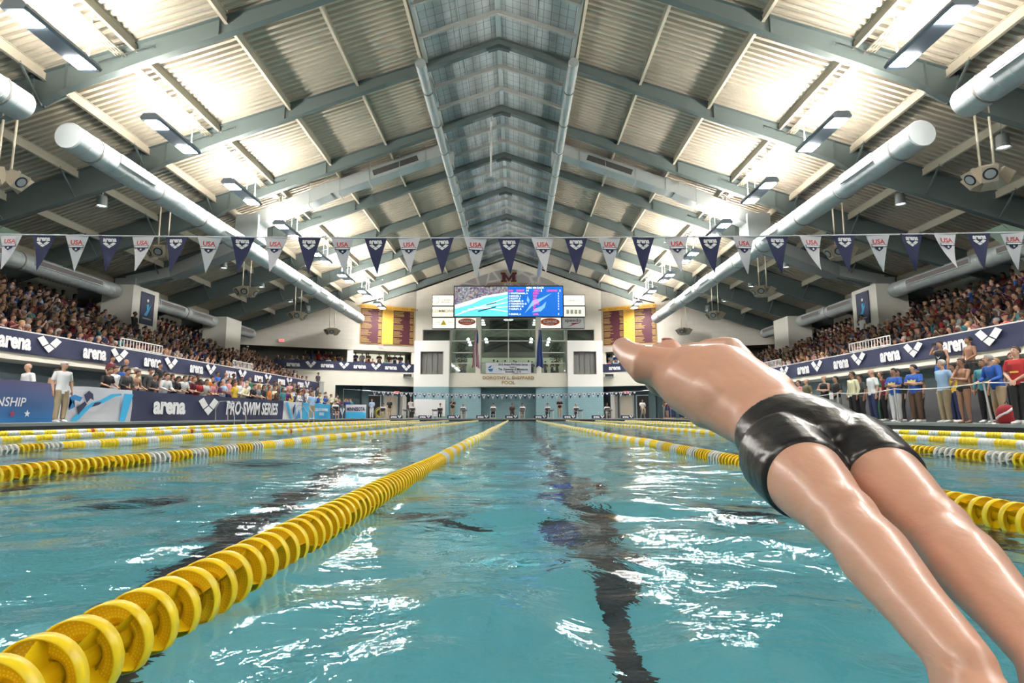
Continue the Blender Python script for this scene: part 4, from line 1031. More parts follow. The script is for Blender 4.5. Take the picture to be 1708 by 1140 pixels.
# dark plants behind the side windows
for s in (-1, 1):
    o = thing('potted_tree', 'dark leafy tree behind the %s gallery window' % ('left' if s < 0 else 'right'), 'plant', (s*4.75, YW+1.3, 4.45))
    b = MB(); b.lathe([(.001,0),(.25,0),(.32,.5),(.001,.5)], seg=14); b.build('pot', M_DARK, o)
    b = MB(); b.tube([(0,0,.4),(0.03,0,1.6),(0,0,3.0)], .04, 6); b.build('trunk', mat('bark', (.08,.05,.03), .8), o)
    b = MB(); rr = random.Random(3+s)
    for i in range(420):
        z = rr.uniform(.9,3.3); r = .7*math.sin((z-.7)/2.8*PI)**.6*rr.random()**.5; a = rr.random()*6.28; c = Vector((r*math.cos(a), r*.6*math.sin(a), z)); d = Vector((rr.uniform(-1,1), rr.uniform(-1,1), rr.uniform(-.8,.5))).normalized()*.13; e = d.cross(Vector((rr.random(), rr.random(), rr.random()))).normalized()*.04
        b.add([c-d, c+e, c+d, c-e], [(0,1,2,3)])
    b.build('leaves', mat('dark_leaf', (.02,.035,.015), .6), o)
b = MB(); b.lathe([(.001,-.02),(.2,-.02),(.22,0),(.22,.04)], (-3.9, YW+5.7, 6.0), 'y', 20); b.build('wall_clock', M_WHITE, None, label='round white clock on the gallery back wall, left window', cat='clock')
# white boards with paper strips on the lower wall
o = thing('notice_board', 'white notice board against the left tower base hung with result sheets', 'board', (-7.55, YW-.95, 1.15))
b = MB(); b.box((-1.5,0,-.75),(1.5,.06,.85)); b.build('board', M_WHITE, o)
for i in range(6):
    b = MB(); h = (.9,1.1,1.5,1.3,1.6,.9)[i]; b.box((-1.35+.27*i,-.02,.85-h),(-1.13+.27*i,-.005,.9)); b.build('paper_sheet', M_LOGO, o)
# hanging posters on pillars
for s in (-1, 1):
    o = thing('pillar_poster', 'dark blue poster with a swimmer on the %s pillar above the crowd' % ('left' if s < 0 else 'right'), 'poster', (s*21.27, 34.0, 6.75), 0)
    rot = (0, 0, PI/2 if s < 0 else -PI/2); o.rotation_euler = rot
    b = MB(); b.box((-.62,-.03,-.95),(.62,0,.95)); b.build('sheet', M_NAVY, o)
    link('swimmer_graphic', flat_poly([[(-.3,-.4),(-.05,-.1),(-.1,.25),(.1,.3),(.12,.05),(.35,.35),(.1,-.2),(-.05,-.45)]], .003).mesh('swimmer_graphic', M_SKYB), o, (0,-.04,0), R_FRONT)
    b = MB(); b.lathe([(.001,0),(.09,.01)], (0,-.045,.5), 'y', 14); b.build('cap_graphic', M_LOGO, o)
    link('lettering', text_mesh('SWIM MINNESOTA', 1, .01, 0, .002, M_LOGO), o, (0,-.04,-.6), R_FRONT).scale = (.1,.12,1)
# stand gates
for s in (-1, 1):
    for i, (y, w) in enumerate(((26.6, 1.5), (36.6, 1.3))):
        o = thing('stand_gate', '%s white barred gate at the front of the %s stands' % (('near', 'far')[i], 'left' if s < 0 else 'right'), 'railing', (s*16.55, y if s < 0 else y-.6, 3.38), PI/2)
        b = MB()
        for z in (.05, .42): b.beam((-w,0,z),(w,0,z),.05,.04)
        for k in range(15): b.beam((-w+2*w*k/14,0,.05),(-w+2*w*k/14,0,.42),.025,.025,(1,0,0))
        b.build('bars', mat('rail_white', (.7,.7,.68), .4), o)
# balcony-end railing stubs
for s in (-1, 1):
    o = thing('end_railing', 'grey barred railing closing the far end of the %s balcony' % ('left' if s < 0 else 'right'), 'railing', (s*16.7, 50.9, 2.5))
    b = MB(); b.box((-.3,-.3,-.12),(.4*1,.9,0)); b.beam((-.3,.9,.95),(.4,.9,.95),.04,.04); b.beam((-s*.3,-.3,.95),(-s*.3,.9,.95),.04,.04)
    for k in range(9): b.beam((-s*.3,-.3+.15*k,0),(-s*.3,-.3+.15*k,.95),.02,.02,(1,0,0))
    b.build('bars', M_GREY, o)
# --- right side rope barrier
RX = 12.62
posts = [(14.75, .18), (18.35, .10), (21.6, .12), (26.0, .1), (11.6, .1)]
posts.sort()
for i, (y, ln) in enumerate(posts):
    b = MB(); b.tube([(RX, y, DECK), (RX+.02, y+ln, DECK+1.06)], .028, 10); b.lathe([(.001,.03),(.13,.025),(.14,0)], (RX, y, DECK), 'z', 14)
    b.build('barrier_post', M_STEEL, None, label=['leaning steel rope post nearest the camera', 'leaning steel rope post by the man in the blue pullover', 'leaning steel rope post beside the blue tee spectators', 'leaning steel rope post by the dark polo man', 'steel rope post furthest along the right deck'][i], cat='post', group='rope barrier posts')
b = MB(); pts = []
for (ya, la), (yb, lb) in zip(posts[:-1], posts[1:]):
    for k in range(12):
        t = k/12; pts.append((RX+.02, (ya+la)*(1-t)+(yb+lb)*t, DECK+1.04-.5*t*(1-t)*.55))
b.tube(pts, .014, 6); b.build('barrier_rope', M_WHITE, None, label='white rope strung between the leaning posts on the right deck', cat='rope')
# pool ladder rails at left
for i, y in enumerate((26.8, 36.5)):
    o = thing('pool_ladder', 'curved steel pool ladder rails at the left edge, %s one' % ('nearer' if i == 0 else 'further'), 'ladder', (-12.3, y, DECK))
    for q in (0, 1.15 if i == 0 else .9):
        b = MB(); pts = [(-.75,q,0),(-.78,q,.55),(-.6,q,.86),(-.3,q,.88),(-.12,q,.6),(.05,q,.42),(.12,q,.1),(.12,q,-.3)]
        b.tube(pts, .022, 8); b.build('handrail', M_STEEL, o)
# red and white backpack
o = thing('backpack', 'red and white backpack on the right deck by the woman in grey', 'backpack', (12.95, 14.7, DECK), -.9)
b = MB(); b.smooth = True
prof = [(0,0),(.15,.0),(.20,.06),(.215,.22),(.19,.36),(.12,.45),(.001,.48)]
b.lathe(prof, seg=20); me = b.mesh('bag', mat('bag_red', (.30,.012,.02), .7)); me.transform(Matrix.Diagonal((1,.72,1,1))); link('bag', me, o)
b = MB(); b.smooth = True; b.tube([(-.19,-.06,.12),(-.1,-.13,.2),(.05,-.14,.28),(.15,-.07,.38)], .03, 8); b.build('white_panel', M_LOGO, o)
b = MB(); b.tube([(-.1,.17,.45),(-.12,.24,.3),(-.1,.18,.08)], .02, 6); b.tube([(.1,.17,.45),(.12,.24,.3),(.1,.18,.08)], .02, 6); b.tube([(-.04,.1,.5),(0,.1,.56),(.04,.1,.5)], .012, 6); b.build('strap', M_BLACK, o)
# bleachers behind the left banner and right crowd
for s in (-1, 1):
    for k, (xa, h) in enumerate(((14.35, .42), (15.15, .84), (16.0, 1.2)) if s < 0 else ((14.3, .40), (15.1, .95), (16.0, 1.25))):
        b = MB(); x0, x1 = sorted((s*xa, s*(xa+.84))); b.box((x0, 19.0 if s < 0 else 8.0, DECK), (x1, 50 if s < 0 else 32, DECK+h)); struct('floor_%s_bleacher' % ('left' if s < 0 else 'right'), b, mat('bleacher', (.10,.10,.11), .6))
o = thing('result_poster', 'white lined result poster on the left wall under the balcony', 'poster', (-17.75, 27.2, 1.9), PI/2)
b = MB(); b.box((-1.0,-.04,-.75),(1.0,0,.5)); b.build('sheet', M_LOGO, o); b = MB()
for k in range(4):
    b.box((-.85,-.05,-.6+.28*k),(-.5,-.041,-.52+.28*k)); b.box((.0,-.05,-.6+.28*k),(.8,-.041,-.54+.28*k))
b.build('print_lines', OR, o)
# camera carriage wheel thing by the far left pole
o = thing('hose_reel', 'round yellow hose reel on the far left deck', 'reel', (-11.35, 52.0, DECK))
b = MB(); b.lathe([(.28,-.12),(.42,-.12),(.42,.12),(.28,.12)], (0,0,.5), 'y', 24, True); b.build('coil', mat('hose_yellow', (.45,.36,.03), .6), o)
b = MB(); b.lathe([(.46,-.15),(.50,-.15),(.50,-.12),(.46,-.12)], (0,0,.5), 'y', 24, True); b.tube([(-.4,0,0),(0,0,.5),(.4,0,0)], .02, 6); b.build('stand', M_STEEL, o)
# far deck clutter: black chairs
def chair():
    o = thing('folding_chair', 'x', 'chair')
    b = MB(); b.box((-.22,-.2,.43),(.22,.2,.46)); b.build('seat', M_BLACK, o); b = MB(); b.box((-.22,.19,.6),(.22,.22,.9)); b.build('backrest', M_BLACK, o)
    for x in (-.2,.2):
        for y in (-.18,.2):
            b = MB(); b.tube([(x,y,0),(x,y,.45 if y < 0 else .9)], .014, 6); b.build('leg', M_GREY, o)
    return o
# ================================================================ PEOPLE
def ring_tube(b, pts, rads, side=(1,0,0), seg=14, cap=.55):
    """smooth closed limb: elliptic rings along pts; rads are (across, deep)"""
    P = [Vector(p) for p in pts]; R = [(r, r) if not isinstance(r, tuple) else r for r in rads]; side = Vector(side); vs = []; n = len(P)
    rings = []
    for i in range(n):
        t = (P[min(i+1, n-1)] - P[max(i-1, 0)]).normalized(); s = side - t*side.dot(t)
        if s.length < .05: s = Vector((0,1,0)) - t*t.y
        s.normalize(); u = t.cross(s)
        if i == 0: rings += [(P[i]-t*R[0][1]*cap, s, u, (R[0][0]*.35, R[0][1]*.35)), (P[i]-t*R[0][1]*cap*.6, s, u, (R[0][0]*.8, R[0][1]*.8))]
        rings.append((P[i], s, u, R[i]))
        if i == n-1: rings += [(P[i]+t*R[i][1]*cap*.6, s, u, (R[i][0]*.8, R[i][1]*.8)), (P[i]+t*R[i][1]*cap, s, u, (R[i][0]*.35, R[i][1]*.35))]
    for p, s, u, r in rings:
        for k in range(seg):
            a = 2*PI*k/seg; vs.append(p + s*r[0]*math.cos(a) + u*r[1]*math.sin(a))
    m = len(rings); f = [(i*seg+k, i*seg+(k+1) % seg, (i+1)*seg+(k+1) % seg, (i+1)*seg+k) for i in range(m-1) for k in range(seg)]
    f += [tuple(range(seg-1, -1, -1)), tuple(range((m-1)*seg, m*seg))]
    b.add(vs, f)
def ellipsoid(b, c, r, M=None, seg=16, rings=10):
    M = M or Matrix.Identity(3); vs = []; f = []
    for i in range(rings+1):
        th = PI*i/rings
        for k in range(seg):
            a = 2*PI*k/seg; v = M @ Vector((r[0]*math.sin(th)*math.cos(a), r[1]*math.sin(th)*math.sin(a), r[2]*math.cos(th))); vs.append(Vector(c)+v)
    for i in range(rings):
        for k in range(seg): f.append((i*seg+k, (i+1)*seg+k, (i+1)*seg+(k+1) % seg, i*seg+(k+1) % seg))
    b.add(vs, f)
def remesh(b, voxel, ratio=1.0, smooth=2, name='body'):
    me = b.mesh('tmp', []); o = bpy.data.objects.new('tmp', me); C.objects.link(o)
    m = o.modifiers.new('r', 'REMESH'); m.mode = 'VOXEL'; m.voxel_size = voxel
    if smooth: s = o.modifiers.new('s', 'SMOOTH'); s.iterations = smooth; s.factor = .5
    if ratio < 1: d = o.modifiers.new('d', 'DECIMATE'); d.ratio = ratio
    dg = bpy.context.evaluated_depsgraph_get(); dg.update()
    r = bpy.data.meshes.new_from_object(o.evaluated_get(dg)); bpy.data.objects.remove(o); bpy.data.meshes.remove(me)
    r.name = name; r.polygons.foreach_set('use_smooth', [True]*len(r.polygons)); r.update(); return r

def hand(b, wr, d, palm_n, size=1.0, curl=.5, side=1, thin=1.0):
    """palm and five unequal fingers; d: hand direction, palm_n: palm normal"""
    wr = Vector(wr); d = Vector(d).normalized(); n = Vector(palm_n); n = (n - d*n.dot(d)).normalized(); s = d.cross(n)*side; k = size
    ring_tube(b, [wr, wr+d*.035*k, wr+d*.085*k], [(.026*k,.017*k),(.037*k,.016*k),(.038*k,.013*k)], s)
    for j, (off, ln) in enumerate(((-.029,.066),(-.010,.076),(.010,.071),(.028,.055))):
        p = wr + d*.082*k + s*off*k; pts = [p]; dd = d.copy()
        for q in range(3):
            dd = (dd + n*curl*(.35+.25*q)).normalized(); p = p + dd*ln*k*(.42,.32,.26)[q]; pts.append(p)
        ring_tube(b, pts, [.0088*k*thin, .0084*k*thin, .0078*k*thin, .0066*k*thin], s, 8)
    p = wr + d*.022*k - s*.030*k; t1 = (d*.7 - s*.75 + n*.25).normalized(); t2 = (d*1.0 - s*.2 + n*.35*curl*2).normalized()
    ring_tube(b, [p, p+t1*.034*k, p+t1*.034*k+t2*.030*k, p+t1*.034*k+t2*.054*k], [.0125*k, .0105*k, .0095*k, .0075*k], n, 8)

def head(b, c, M, k=1.0):
    """skull, jaw, nose, ears; M columns: right, front, up"""
    c = Vector(c); T = lambda v: c + M @ (Vector(v)*k)
    ellipsoid(b, T((0,-.012,.028)), (.076*k,.094*k,.092*k), M)
    ellipsoid(b, T((0,.022,-.045)), (.056*k,.062*k,.066*k), M)
    ellipsoid(b, T((0,.050,-.085)), (.028*k,.024*k,.022*k), M)
    ring_tube(b, [T((0,.082,.02)), T((0,.092,-.005)), T((0,.104,-.026))], [(.008*k,.010*k),(.010*k,.012*k),(.015*k,.013*k)], M.col[0])
    for s in (-1, 1): ellipsoid(b, T((s*.078,-.012,-.005)), (.010*k,.020*k,.031*k), M); ellipsoid(b, T((s*.034,.070,-.022)), (.022*k,.018*k,.02*k), M)
    ellipsoid(b, T((0,.078,-.052)), (.024*k,.012*k,.010*k), M); ellipsoid(b, T((0,.074,.036)), (.055*k,.014*k,.012*k), M)
def face(me, c, M, k=1.0):
    """eyes and mouth added to the finished body mesh"""
    b = MB(); c = Vector(c); T = lambda v: c + M @ (Vector(v)*k)
    b.mi = 1
    for s in (-1, 1): ellipsoid(b, T((s*.031,.079,.012)), (.0135*k,.007*k,.0075*k), M, 10, 6)
    b.mi = 2; ellipsoid(b, T((0,.088,-.053)), (.022*k,.006*k,.005*k), M, 10, 6)
    b.mi = 1
    for s in (-1, 1): ellipsoid(b, T((s*.033,.083,.033)), (.018*k,.005*k,.0035*k), M, 8, 4)
    return b
def append(me, b):
    bm = bmesh.new(); bm.from_mesh(me); off = len(bm.verts)
    vs = [bm.verts.new(v) for v in b.v]
    for f, m in zip(b.f, b.m):
        try: q = bm.faces.new([vs[i] for i in f]); q.material_index = m; q.smooth = True
        except ValueError: pass
    bm.to_mesh(me); bm.free(); me.update()

STAND = dict(an=[(.10,-.02,.08)]*2, kn=[(.10,.02,.48)]*2, hp=[(.09,0,.91)]*2, el=[(.25,-.03,1.14)]*2, wr=[(.26,.05,.90)]*2, hd=[(0,.1,-1)]*2, pn=[(-1,0,0)]*2, lean=0, seat=0, headr=(0,0))
def pose(**k): p = dict(STAND); p.update(k); return p
def mir(v): return [v, v]
POSES = {
 'relaxed': pose(),
 'stride': pose(an=[(.16,-.04,.08),(.12,.10,.08)], kn=[(.14,.02,.48),(.11,.10,.48)]),
 'crossed': pose(el=mir((.26,.07,1.17)), wr=[(-.06,.19,1.15),(-.05,.22,1.19)], hd=[(-1,.1,.0),(-1,-.1,.05)], pn=mir((0,-1,0))),
 'clasped': pose(el=mir((.25,.02,1.15)), wr=mir((.05,.20,.98)), hd=mir((-.6,.3,-.6)), pn=mir((0,-1,-.2))),
 'chin': pose(el=[(.20,.14,1.18),(.22,.12,1.16)], wr=[(.02,.14,1.40),(-.08,.18,1.20)], hd=[(-.1,.0,1),(-1,0,.1)], pn=mir((0,-1,0))),
 'camera': pose(el=[(.26,.12,1.32),(.24,.0,1.14)], wr=[(.10,.15,1.56),(.24,.08,.92)], hd=[(-.3,.2,.9),(0,.1,-1)], pn=[(-.6,-.8,0),(-1,0,0)]),
 'rail': pose(el=mir((.27,.14,1.14)), wr=[(.16,.36,1.05),(.20,.34,1.05)], hd=mir((-.3,1,-.3)), pn=mir((0,-.2,-1)), lean=.25),
 'railcross': pose(el=mir((.27,.16,1.12)), wr=[(-.02,.36,1.06),(.0,.33,1.08)], hd=[(-1,.4,-.1),(-1,.2,-.1)], pn=mir((0,-.3,-1)), lean=.3),
 'back': pose(el=mir((.27,-.10,1.15)), wr=mir((.06,-.16,.98)), hd=mir((-1,0,-.3)), pn=mir((0,1,0))),
 'sit': pose(seat=1, an=mir((.11,.44,.08)), kn=mir((.11,.43,.50)), hp=mir((.09,.02,.50)), el=mir((.24,.08,.76)), wr=mir((.14,.30,.66)), hd=mir((-.2,1,-.1)), pn=mir((0,0,-1))),
 'sitclap': pose(seat=1, an=mir((.13,.42,.08)), kn=mir((.13,.43,.50)), hp=mir((.09,.02,.50)), el=mir((.24,.12,.80)), wr=mir((.05,.28,.94)), hd=mir((-.1,.5,.8)), pn=mir((-1,0,0))),
 'sitphone': pose(seat=1, an=mir((.11,.42,.08)), kn=mir((.11,.43,.50)), hp=mir((.09,.02,.50)), el=mir((.23,.20,.96)), wr=mir((.08,.26,1.16)), hd=mir((-.4,.1,.9)), pn=mir((-.5,-.7,0))),
 'sitchin': pose(seat=1, an=mir((.12,.40,.08)), kn=mir((.12,.42,.50)), hp=mir((.09,.02,.50)), el=[(.16,.30,.66),(.22,.16,.74)], wr=[(.04,.24,.93),(.05,.32,.64)], hd=[(-.1,-.1,1),(-1,.3,0)], pn=mir((0,-1,0)), lean=.2),
}
def joints(ps):
    dz = -.42 if ps['seat'] else 0
    piv = Vector((0, 0, .93+dz)); Rl = Matrix.Rotation(-ps['lean'], 3, 'X')
    def up(v): v = Vector(v); return piv + Rl @ (v - piv)
    J = {}
    T = lambda x, y, z: up((x, y, z+dz))
    J['torso'] = [T(0,0,.90), T(0,-.005,.99), T(0,0,1.09), T(0,.005,1.22), T(0,.0,1.34), T(0,-.01,1.42), T(0,-.012,1.47)]
    J['neck'] = [T(0,-.012,1.45), T(0,.0,1.53), T(0,.012,1.60)]
    J['head'] = T(0,.018,1.635)
    J['Mh'] = Matrix.Rotation(ps['headr'][0], 3, 'Z') @ Matrix.Rotation(ps['headr'][1], 3, 'X')
    for i, s in enumerate((1, -1)):
        X = lambda v: (v[0]*s, v[1], v[2])
        J['sh', s] = T(.185*s, -.01, 1.405); J['el', s] = Vector(X(ps['el'][i])); J['wr', s] = Vector(X(ps['wr'][i])); J['hd', s] = Vector(X(ps['hd'][i])); J['pn', s] = Vector(X(ps['pn'][i]))
        if ps['lean'] and not ps['seat']: pass
        J['hp', s] = Vector(X(ps['hp'][i])); J['kn', s] = Vector(X(ps['kn'][i])); J['an', s] = Vector(X(ps['an'][i]))
    return J
def mid(a, b, t=.5): return a*(1-t)+b*t
TR = [(.155,.105),(.160,.108),(.138,.098),(.150,.108),(.165,.115),(.155,.088),(.07,.055)]
def body_mb(J, thin=1.0, female=False, legs=True):
    b = MB(); tr = [(a*(.93 if female else 1), c) for a, c in TR]
    ring_tube(b, J['torso'], tr, cap=.3, seg=18); ring_tube(b, J['neck'], [(.056,.058),(.052,.056),(.052,.056)]); head(b, J['head'], J['Mh'])
    for s in (1, -1):
        sh, el, wr = J['sh',s], J['el',s], J['wr',s]
        ring_tube(b, [mid(J['torso'][5], sh, .35), sh, mid(sh,el,.3), mid(sh,el,.7), el, mid(el,wr,.3), mid(el,wr,.75), wr], [(.062,.055),.058,.050,.044,.038,.040,.030,.025], (0,1,0), 12)
        hand(b, wr, J['hd',s], J['pn',s], 1.05, .3, s, 1.1)
        if legs:
            hp, kn, an = J['hp',s], J['kn',s], J['an',s]
            ring_tube(b, [hp, mid(hp,kn,.25), mid(hp,kn,.6), kn, mid(kn,an,.28), mid(kn,an,.65), an], [(.092,.105),(.088,.098),(.072,.078),.056,(.056,.060),.043,.036], (1,0,0), 14)
            ring_tube(b, [an+Vector((0,-.035,-.045)), an+Vector((0,.03,-.04)), an+Vector((.005*s,.11,-.055)), an+Vector((.008*s,.175,-.062))], [(.03,.034),(.036,.036),(.042,.026),(.034,.018)], (1,0,0), 12)
    return b
def shirt_mb(J, sleeve=.45, low=.88):
    b = MB(); g = .018
    T = J['torso']; pts = [mid(T[0],T[1],-.25)] + T[:6] + [mid(T[5],T[6],.55)]
    rr = [(.190,.142)] + [(a+g, c+g) for a, c in TR[:6]] + [(.10,.075)]
    ring_tube(b, pts, rr, cap=.12, seg=18)
    for s in (1, -1):
        sh, el, wr = J['sh',s], J['el',s], J['wr',s]
        if sleeve <= 0: continue
        P = [mid(T[5], sh, .3), sh, mid(sh,el,.5)]; R = [(.078,.07),.075,.066]
        if sleeve >= 1: P += [el, mid(el,wr,.5), mid(el,wr,.93)]; R += [.055,.05,.040]
        else: P += [mid(sh,el,.78)]; R += [.066]
        ring_tube(b, P, R, (0,1,0), 12, cap=.1)
    return b
def pants_mb(J, ln=1.0):
    b = MB(); T = J['torso']; ring_tube(b, [mid(T[0],T[1],-.6), T[0], T[1], mid(T[1],T[2],.2)], [(.15,.11),(.164,.116),(.162,.115),(.150,.105)], cap=.1, seg=18)
    for s in (1, -1):
        hp, kn, an = J['hp',s], J['kn',s], J['an',s]
        if ln >= 1: ring_tube(b, [hp, mid(hp,kn,.3), mid(hp,kn,.65), kn, mid(kn,an,.4), mid(kn,an,.95)], [(.105,.118),(.102,.112),(.088,.094),(.076,.078),(.070,.074),(.062,.068)], (1,0,0), 14, cap=.1)
        elif ln > .2: ring_tube(b, [hp, mid(hp,kn,.3), mid(hp,kn,ln)], [(.108,.12),(.108,.118),(.102,.108)], (1,0,0), 14, cap=.1)
        else: ring_tube(b, [hp+Vector((0,0,.03)), hp], [(.09,.112),(.085,.106)], (1,0,0), 14, cap=.2)
    return b
def hair_mb(J, style):
    b = MB(); c = J['head']; M = J['Mh']; seg, rg = 18, 12; vs = []; f = []
    if style == 'cap':
        for i in range(rg+1):
            th = PI*i/rg
            for k in range(seg):
                a = 2*PI*k/seg; v = Vector((.086*math.sin(th)*math.cos(a), .104*math.sin(th)*math.sin(a), .094*math.cos(th)+.034))
                if v.z < .045: v = Vector((v.x*.8, v.y*.8, .045))
                vs.append(c + M @ (v + Vector((0,-.012,.0))))
        for i in range(rg):
            for k in range(seg): f.append((i*seg+k, (i+1)*seg+k, (i+1)*seg+(k+1) % seg, i*seg+(k+1) % seg))
        b.add(vs, f)
        o = [M @ Vector((x, y, z)) + c for x, y, z in ((-.06,.07,.052),(.06,.07,.052),(.05,.15,.04),(-.05,.15,.04),(-.06,.07,.06),(.06,.07,.06),(.05,.15,.048),(-.05,.15,.048))]
        b.add(o, [(0,3,2,1),(4,5,6,7),(0,1,5,4),(1,2,6,5),(2,3,7,6),(3,0,4,7)]); return b
    for i in range(rg+1):
        th = PI*i/rg
        for k in range(seg):
            a = 2*PI*k/seg; v = Vector((.094*math.sin(th)*math.cos(a), .112*math.sin(th)*math.sin(a), .110*math.cos(th)))
            lim = .030 - max(0, (.05 - v.y))*1.5 if v.y < .07 else .030
            if v.z < lim: v *= .72
            if style != 'long' and v.z < -.05: v *= .7
            v *= 1 + .03*math.sin(k*2.3+i*1.7)
            vs.append(c + M @ (v + Vector((0,-.012,.030))))
    for i in range(rg):
        for k in range(seg): f.append((i*seg+k, (i+1)*seg+k, (i+1)*seg+(k+1) % seg, i*seg+(k+1) % seg))
    b.add(vs, f)
    if style == 'long':
        ring_tube(b, [c + M @ Vector((0,-.06,.03)), c + M @ Vector((0,-.075,-.06)), c + M @ Vector((0,-.07,-.15)), c + M @ Vector((0,-.075,-.21))], [(.085,.05),(.086,.05),(.080,.04),(.05,.025)], M.col[0], 14)
    if style == 'pony':
        ring_tube(b, [c + M @ Vector((0,-.10,.06)), c + M @ Vector((0,-.16,.03)), c + M @ Vector((0,-.15,-.10))], [.028,.032,.012], M.col[0], 10)
    return b

SKIN = [mat('skin_fair', (.52,.30,.21), .5), mat('skin_light', (.44,.24,.16), .5), mat('skin_tan', (.30,.155,.095), .5), mat('skin_brown', (.12,.06,.035), .5)]
M_EYE = mat('eye_dark', (.03,.02,.015), .3); M_LIP = mat('lips', (.32,.10,.08), .5)
HAIR = {'black': mat('hair_black', (.012,.010,.010), .5), 'brown': mat('hair_brown', (.05,.026,.014), .5), 'blond': mat('hair_blond', (.36,.22,.09), .5), 'grey': mat('hair_grey', (.34,.33,.32), .6), 'auburn': mat('hair_auburn', (.14,.045,.02), .5)}
COL = {'white': (.68,.68,.70), 'maroon': (.13,.012,.025), 'black': (.014,.014,.017), 'navy': (.018,.028,.09), 'royal blue': (.02,.09,.38), 'light blue': (.30,.45,.66), 'grey': (.22,.22,.24), 'charcoal': (.05,.05,.055),
       'cream': (.66,.62,.42), 'yellow': (.68,.45,.04), 'red': (.42,.025,.03), 'pink': (.58,.24,.28), 'purple': (.10,.03,.14), 'olive': (.12,.11,.06), 'green': (.03,.13,.08), 'khaki': (.36,.28,.18), 'teal': (.04,.20,.24), 'orange': (.55,.17,.03), 'brown': (.09,.05,.03)}
CL = {k: mat('cloth_' + k.replace(' ', '_'), v, .8) for k, v in COL.items()}
PM = {}
def part_mesh(key, ps, hr, vox, ratio):
    kk = (key, ps, hr, vox)
    if kk in PM: return PM[kk]
    p = dict(POSES[ps]); p['headr'] = hr; J = joints(p)
    if key[0] == 'body':
        me = remesh(body_mb(J, female=key[1]), vox, ratio); me.materials.clear()
        for m in (SKIN[0], M_EYE, M_LIP): me.materials.append(m)
        me.polygons.foreach_set('material_index', [0]*len(me.polygons)); append(me, face(me, J['head'], J['Mh']))
    elif key[0] == 'shirt': me = remesh(shirt_mb(J, key[1]), vox*1.3, ratio, name='shirt')
    elif key[0] == 'trousers': me = remesh(pants_mb(J, key[1]), vox*1.3, ratio, name='trousers')
    elif key[0] == 'hair': bb = hair_mb(J, key[1]); bb.sm = [True]*len(bb.f); me = bb.mesh('hair', [])
    elif key[0] == 'shoe':
        b = MB(); s = key[1]; a = J['an', s]
        ring_tube(b, [a+Vector((0,-.05,-.035)), a+Vector((0,.03,-.032)), a+Vector((.005*s,.11,-.046)), a+Vector((.008*s,.20,-.054))], [(.040,.048),(.045,.048),(.050,.034),(.040,.024)], (1,0,0), 12); b.sm = [True]*len(b.f); me = b.mesh('shoe', [])
    if key[0] != 'body' and not me.materials: me.materials.append(CL['black'])
    PM[kk] = me; return me
def cpart(name, me, root, m):
    o = link(name, me, root)
    o.material_slots[0].link = 'OBJECT'; o.material_slots[0].material = m; return o
def person(label, loc, rz, ps='relaxed', shirt='white', sleeve=.45, bottom='black', blen=1.0, hair='brown', style='short', skin=1, female=False, head_turn=(0,0), scale=1.0, shoes='white', group=None, hi=True, legs=True):
    vox, ratio = (.0135, .55) if hi else (.026, .5)
    root = cpart('person', part_mesh(('body', female), ps, head_turn, vox, ratio), None, SKIN[skin])
    root.location = loc; root.rotation_euler = (0, 0, rz); root.scale = (scale*(.97 if female else 1), scale, scale); tag(root, label, 'person', group)
    if shirt: cpart('shirt', part_mesh(('shirt', sleeve), ps, (0,0), vox, ratio), root, CL[shirt])
    if legs and bottom: cpart('swimsuit' if blen < .2 else ('shorts' if blen < 1 else 'trousers'), part_mesh(('trousers', blen), ps, (0,0), vox, ratio), root, CL[bottom])
    if style != 'bald': cpart('cap' if style == 'cap' else 'hair', part_mesh(('hair', style), ps, head_turn, vox, ratio), root, HAIR[hair] if style != 'cap' else CL[hair])
    if legs and shoes and hi:
        for s in (1, -1): cpart('shoe', part_mesh(('shoe', s), ps, (0,0), vox, ratio), root, CL[shoes])
    return root
def add_box_part(root, name, c, d, m): b = MB(); b.cbox(c, d); return b.build(name, m, root)
LEFTF, RIGHTF = -PI/2, PI/2     # facing the water from the left / right deck
N_PEOPLE = [0]

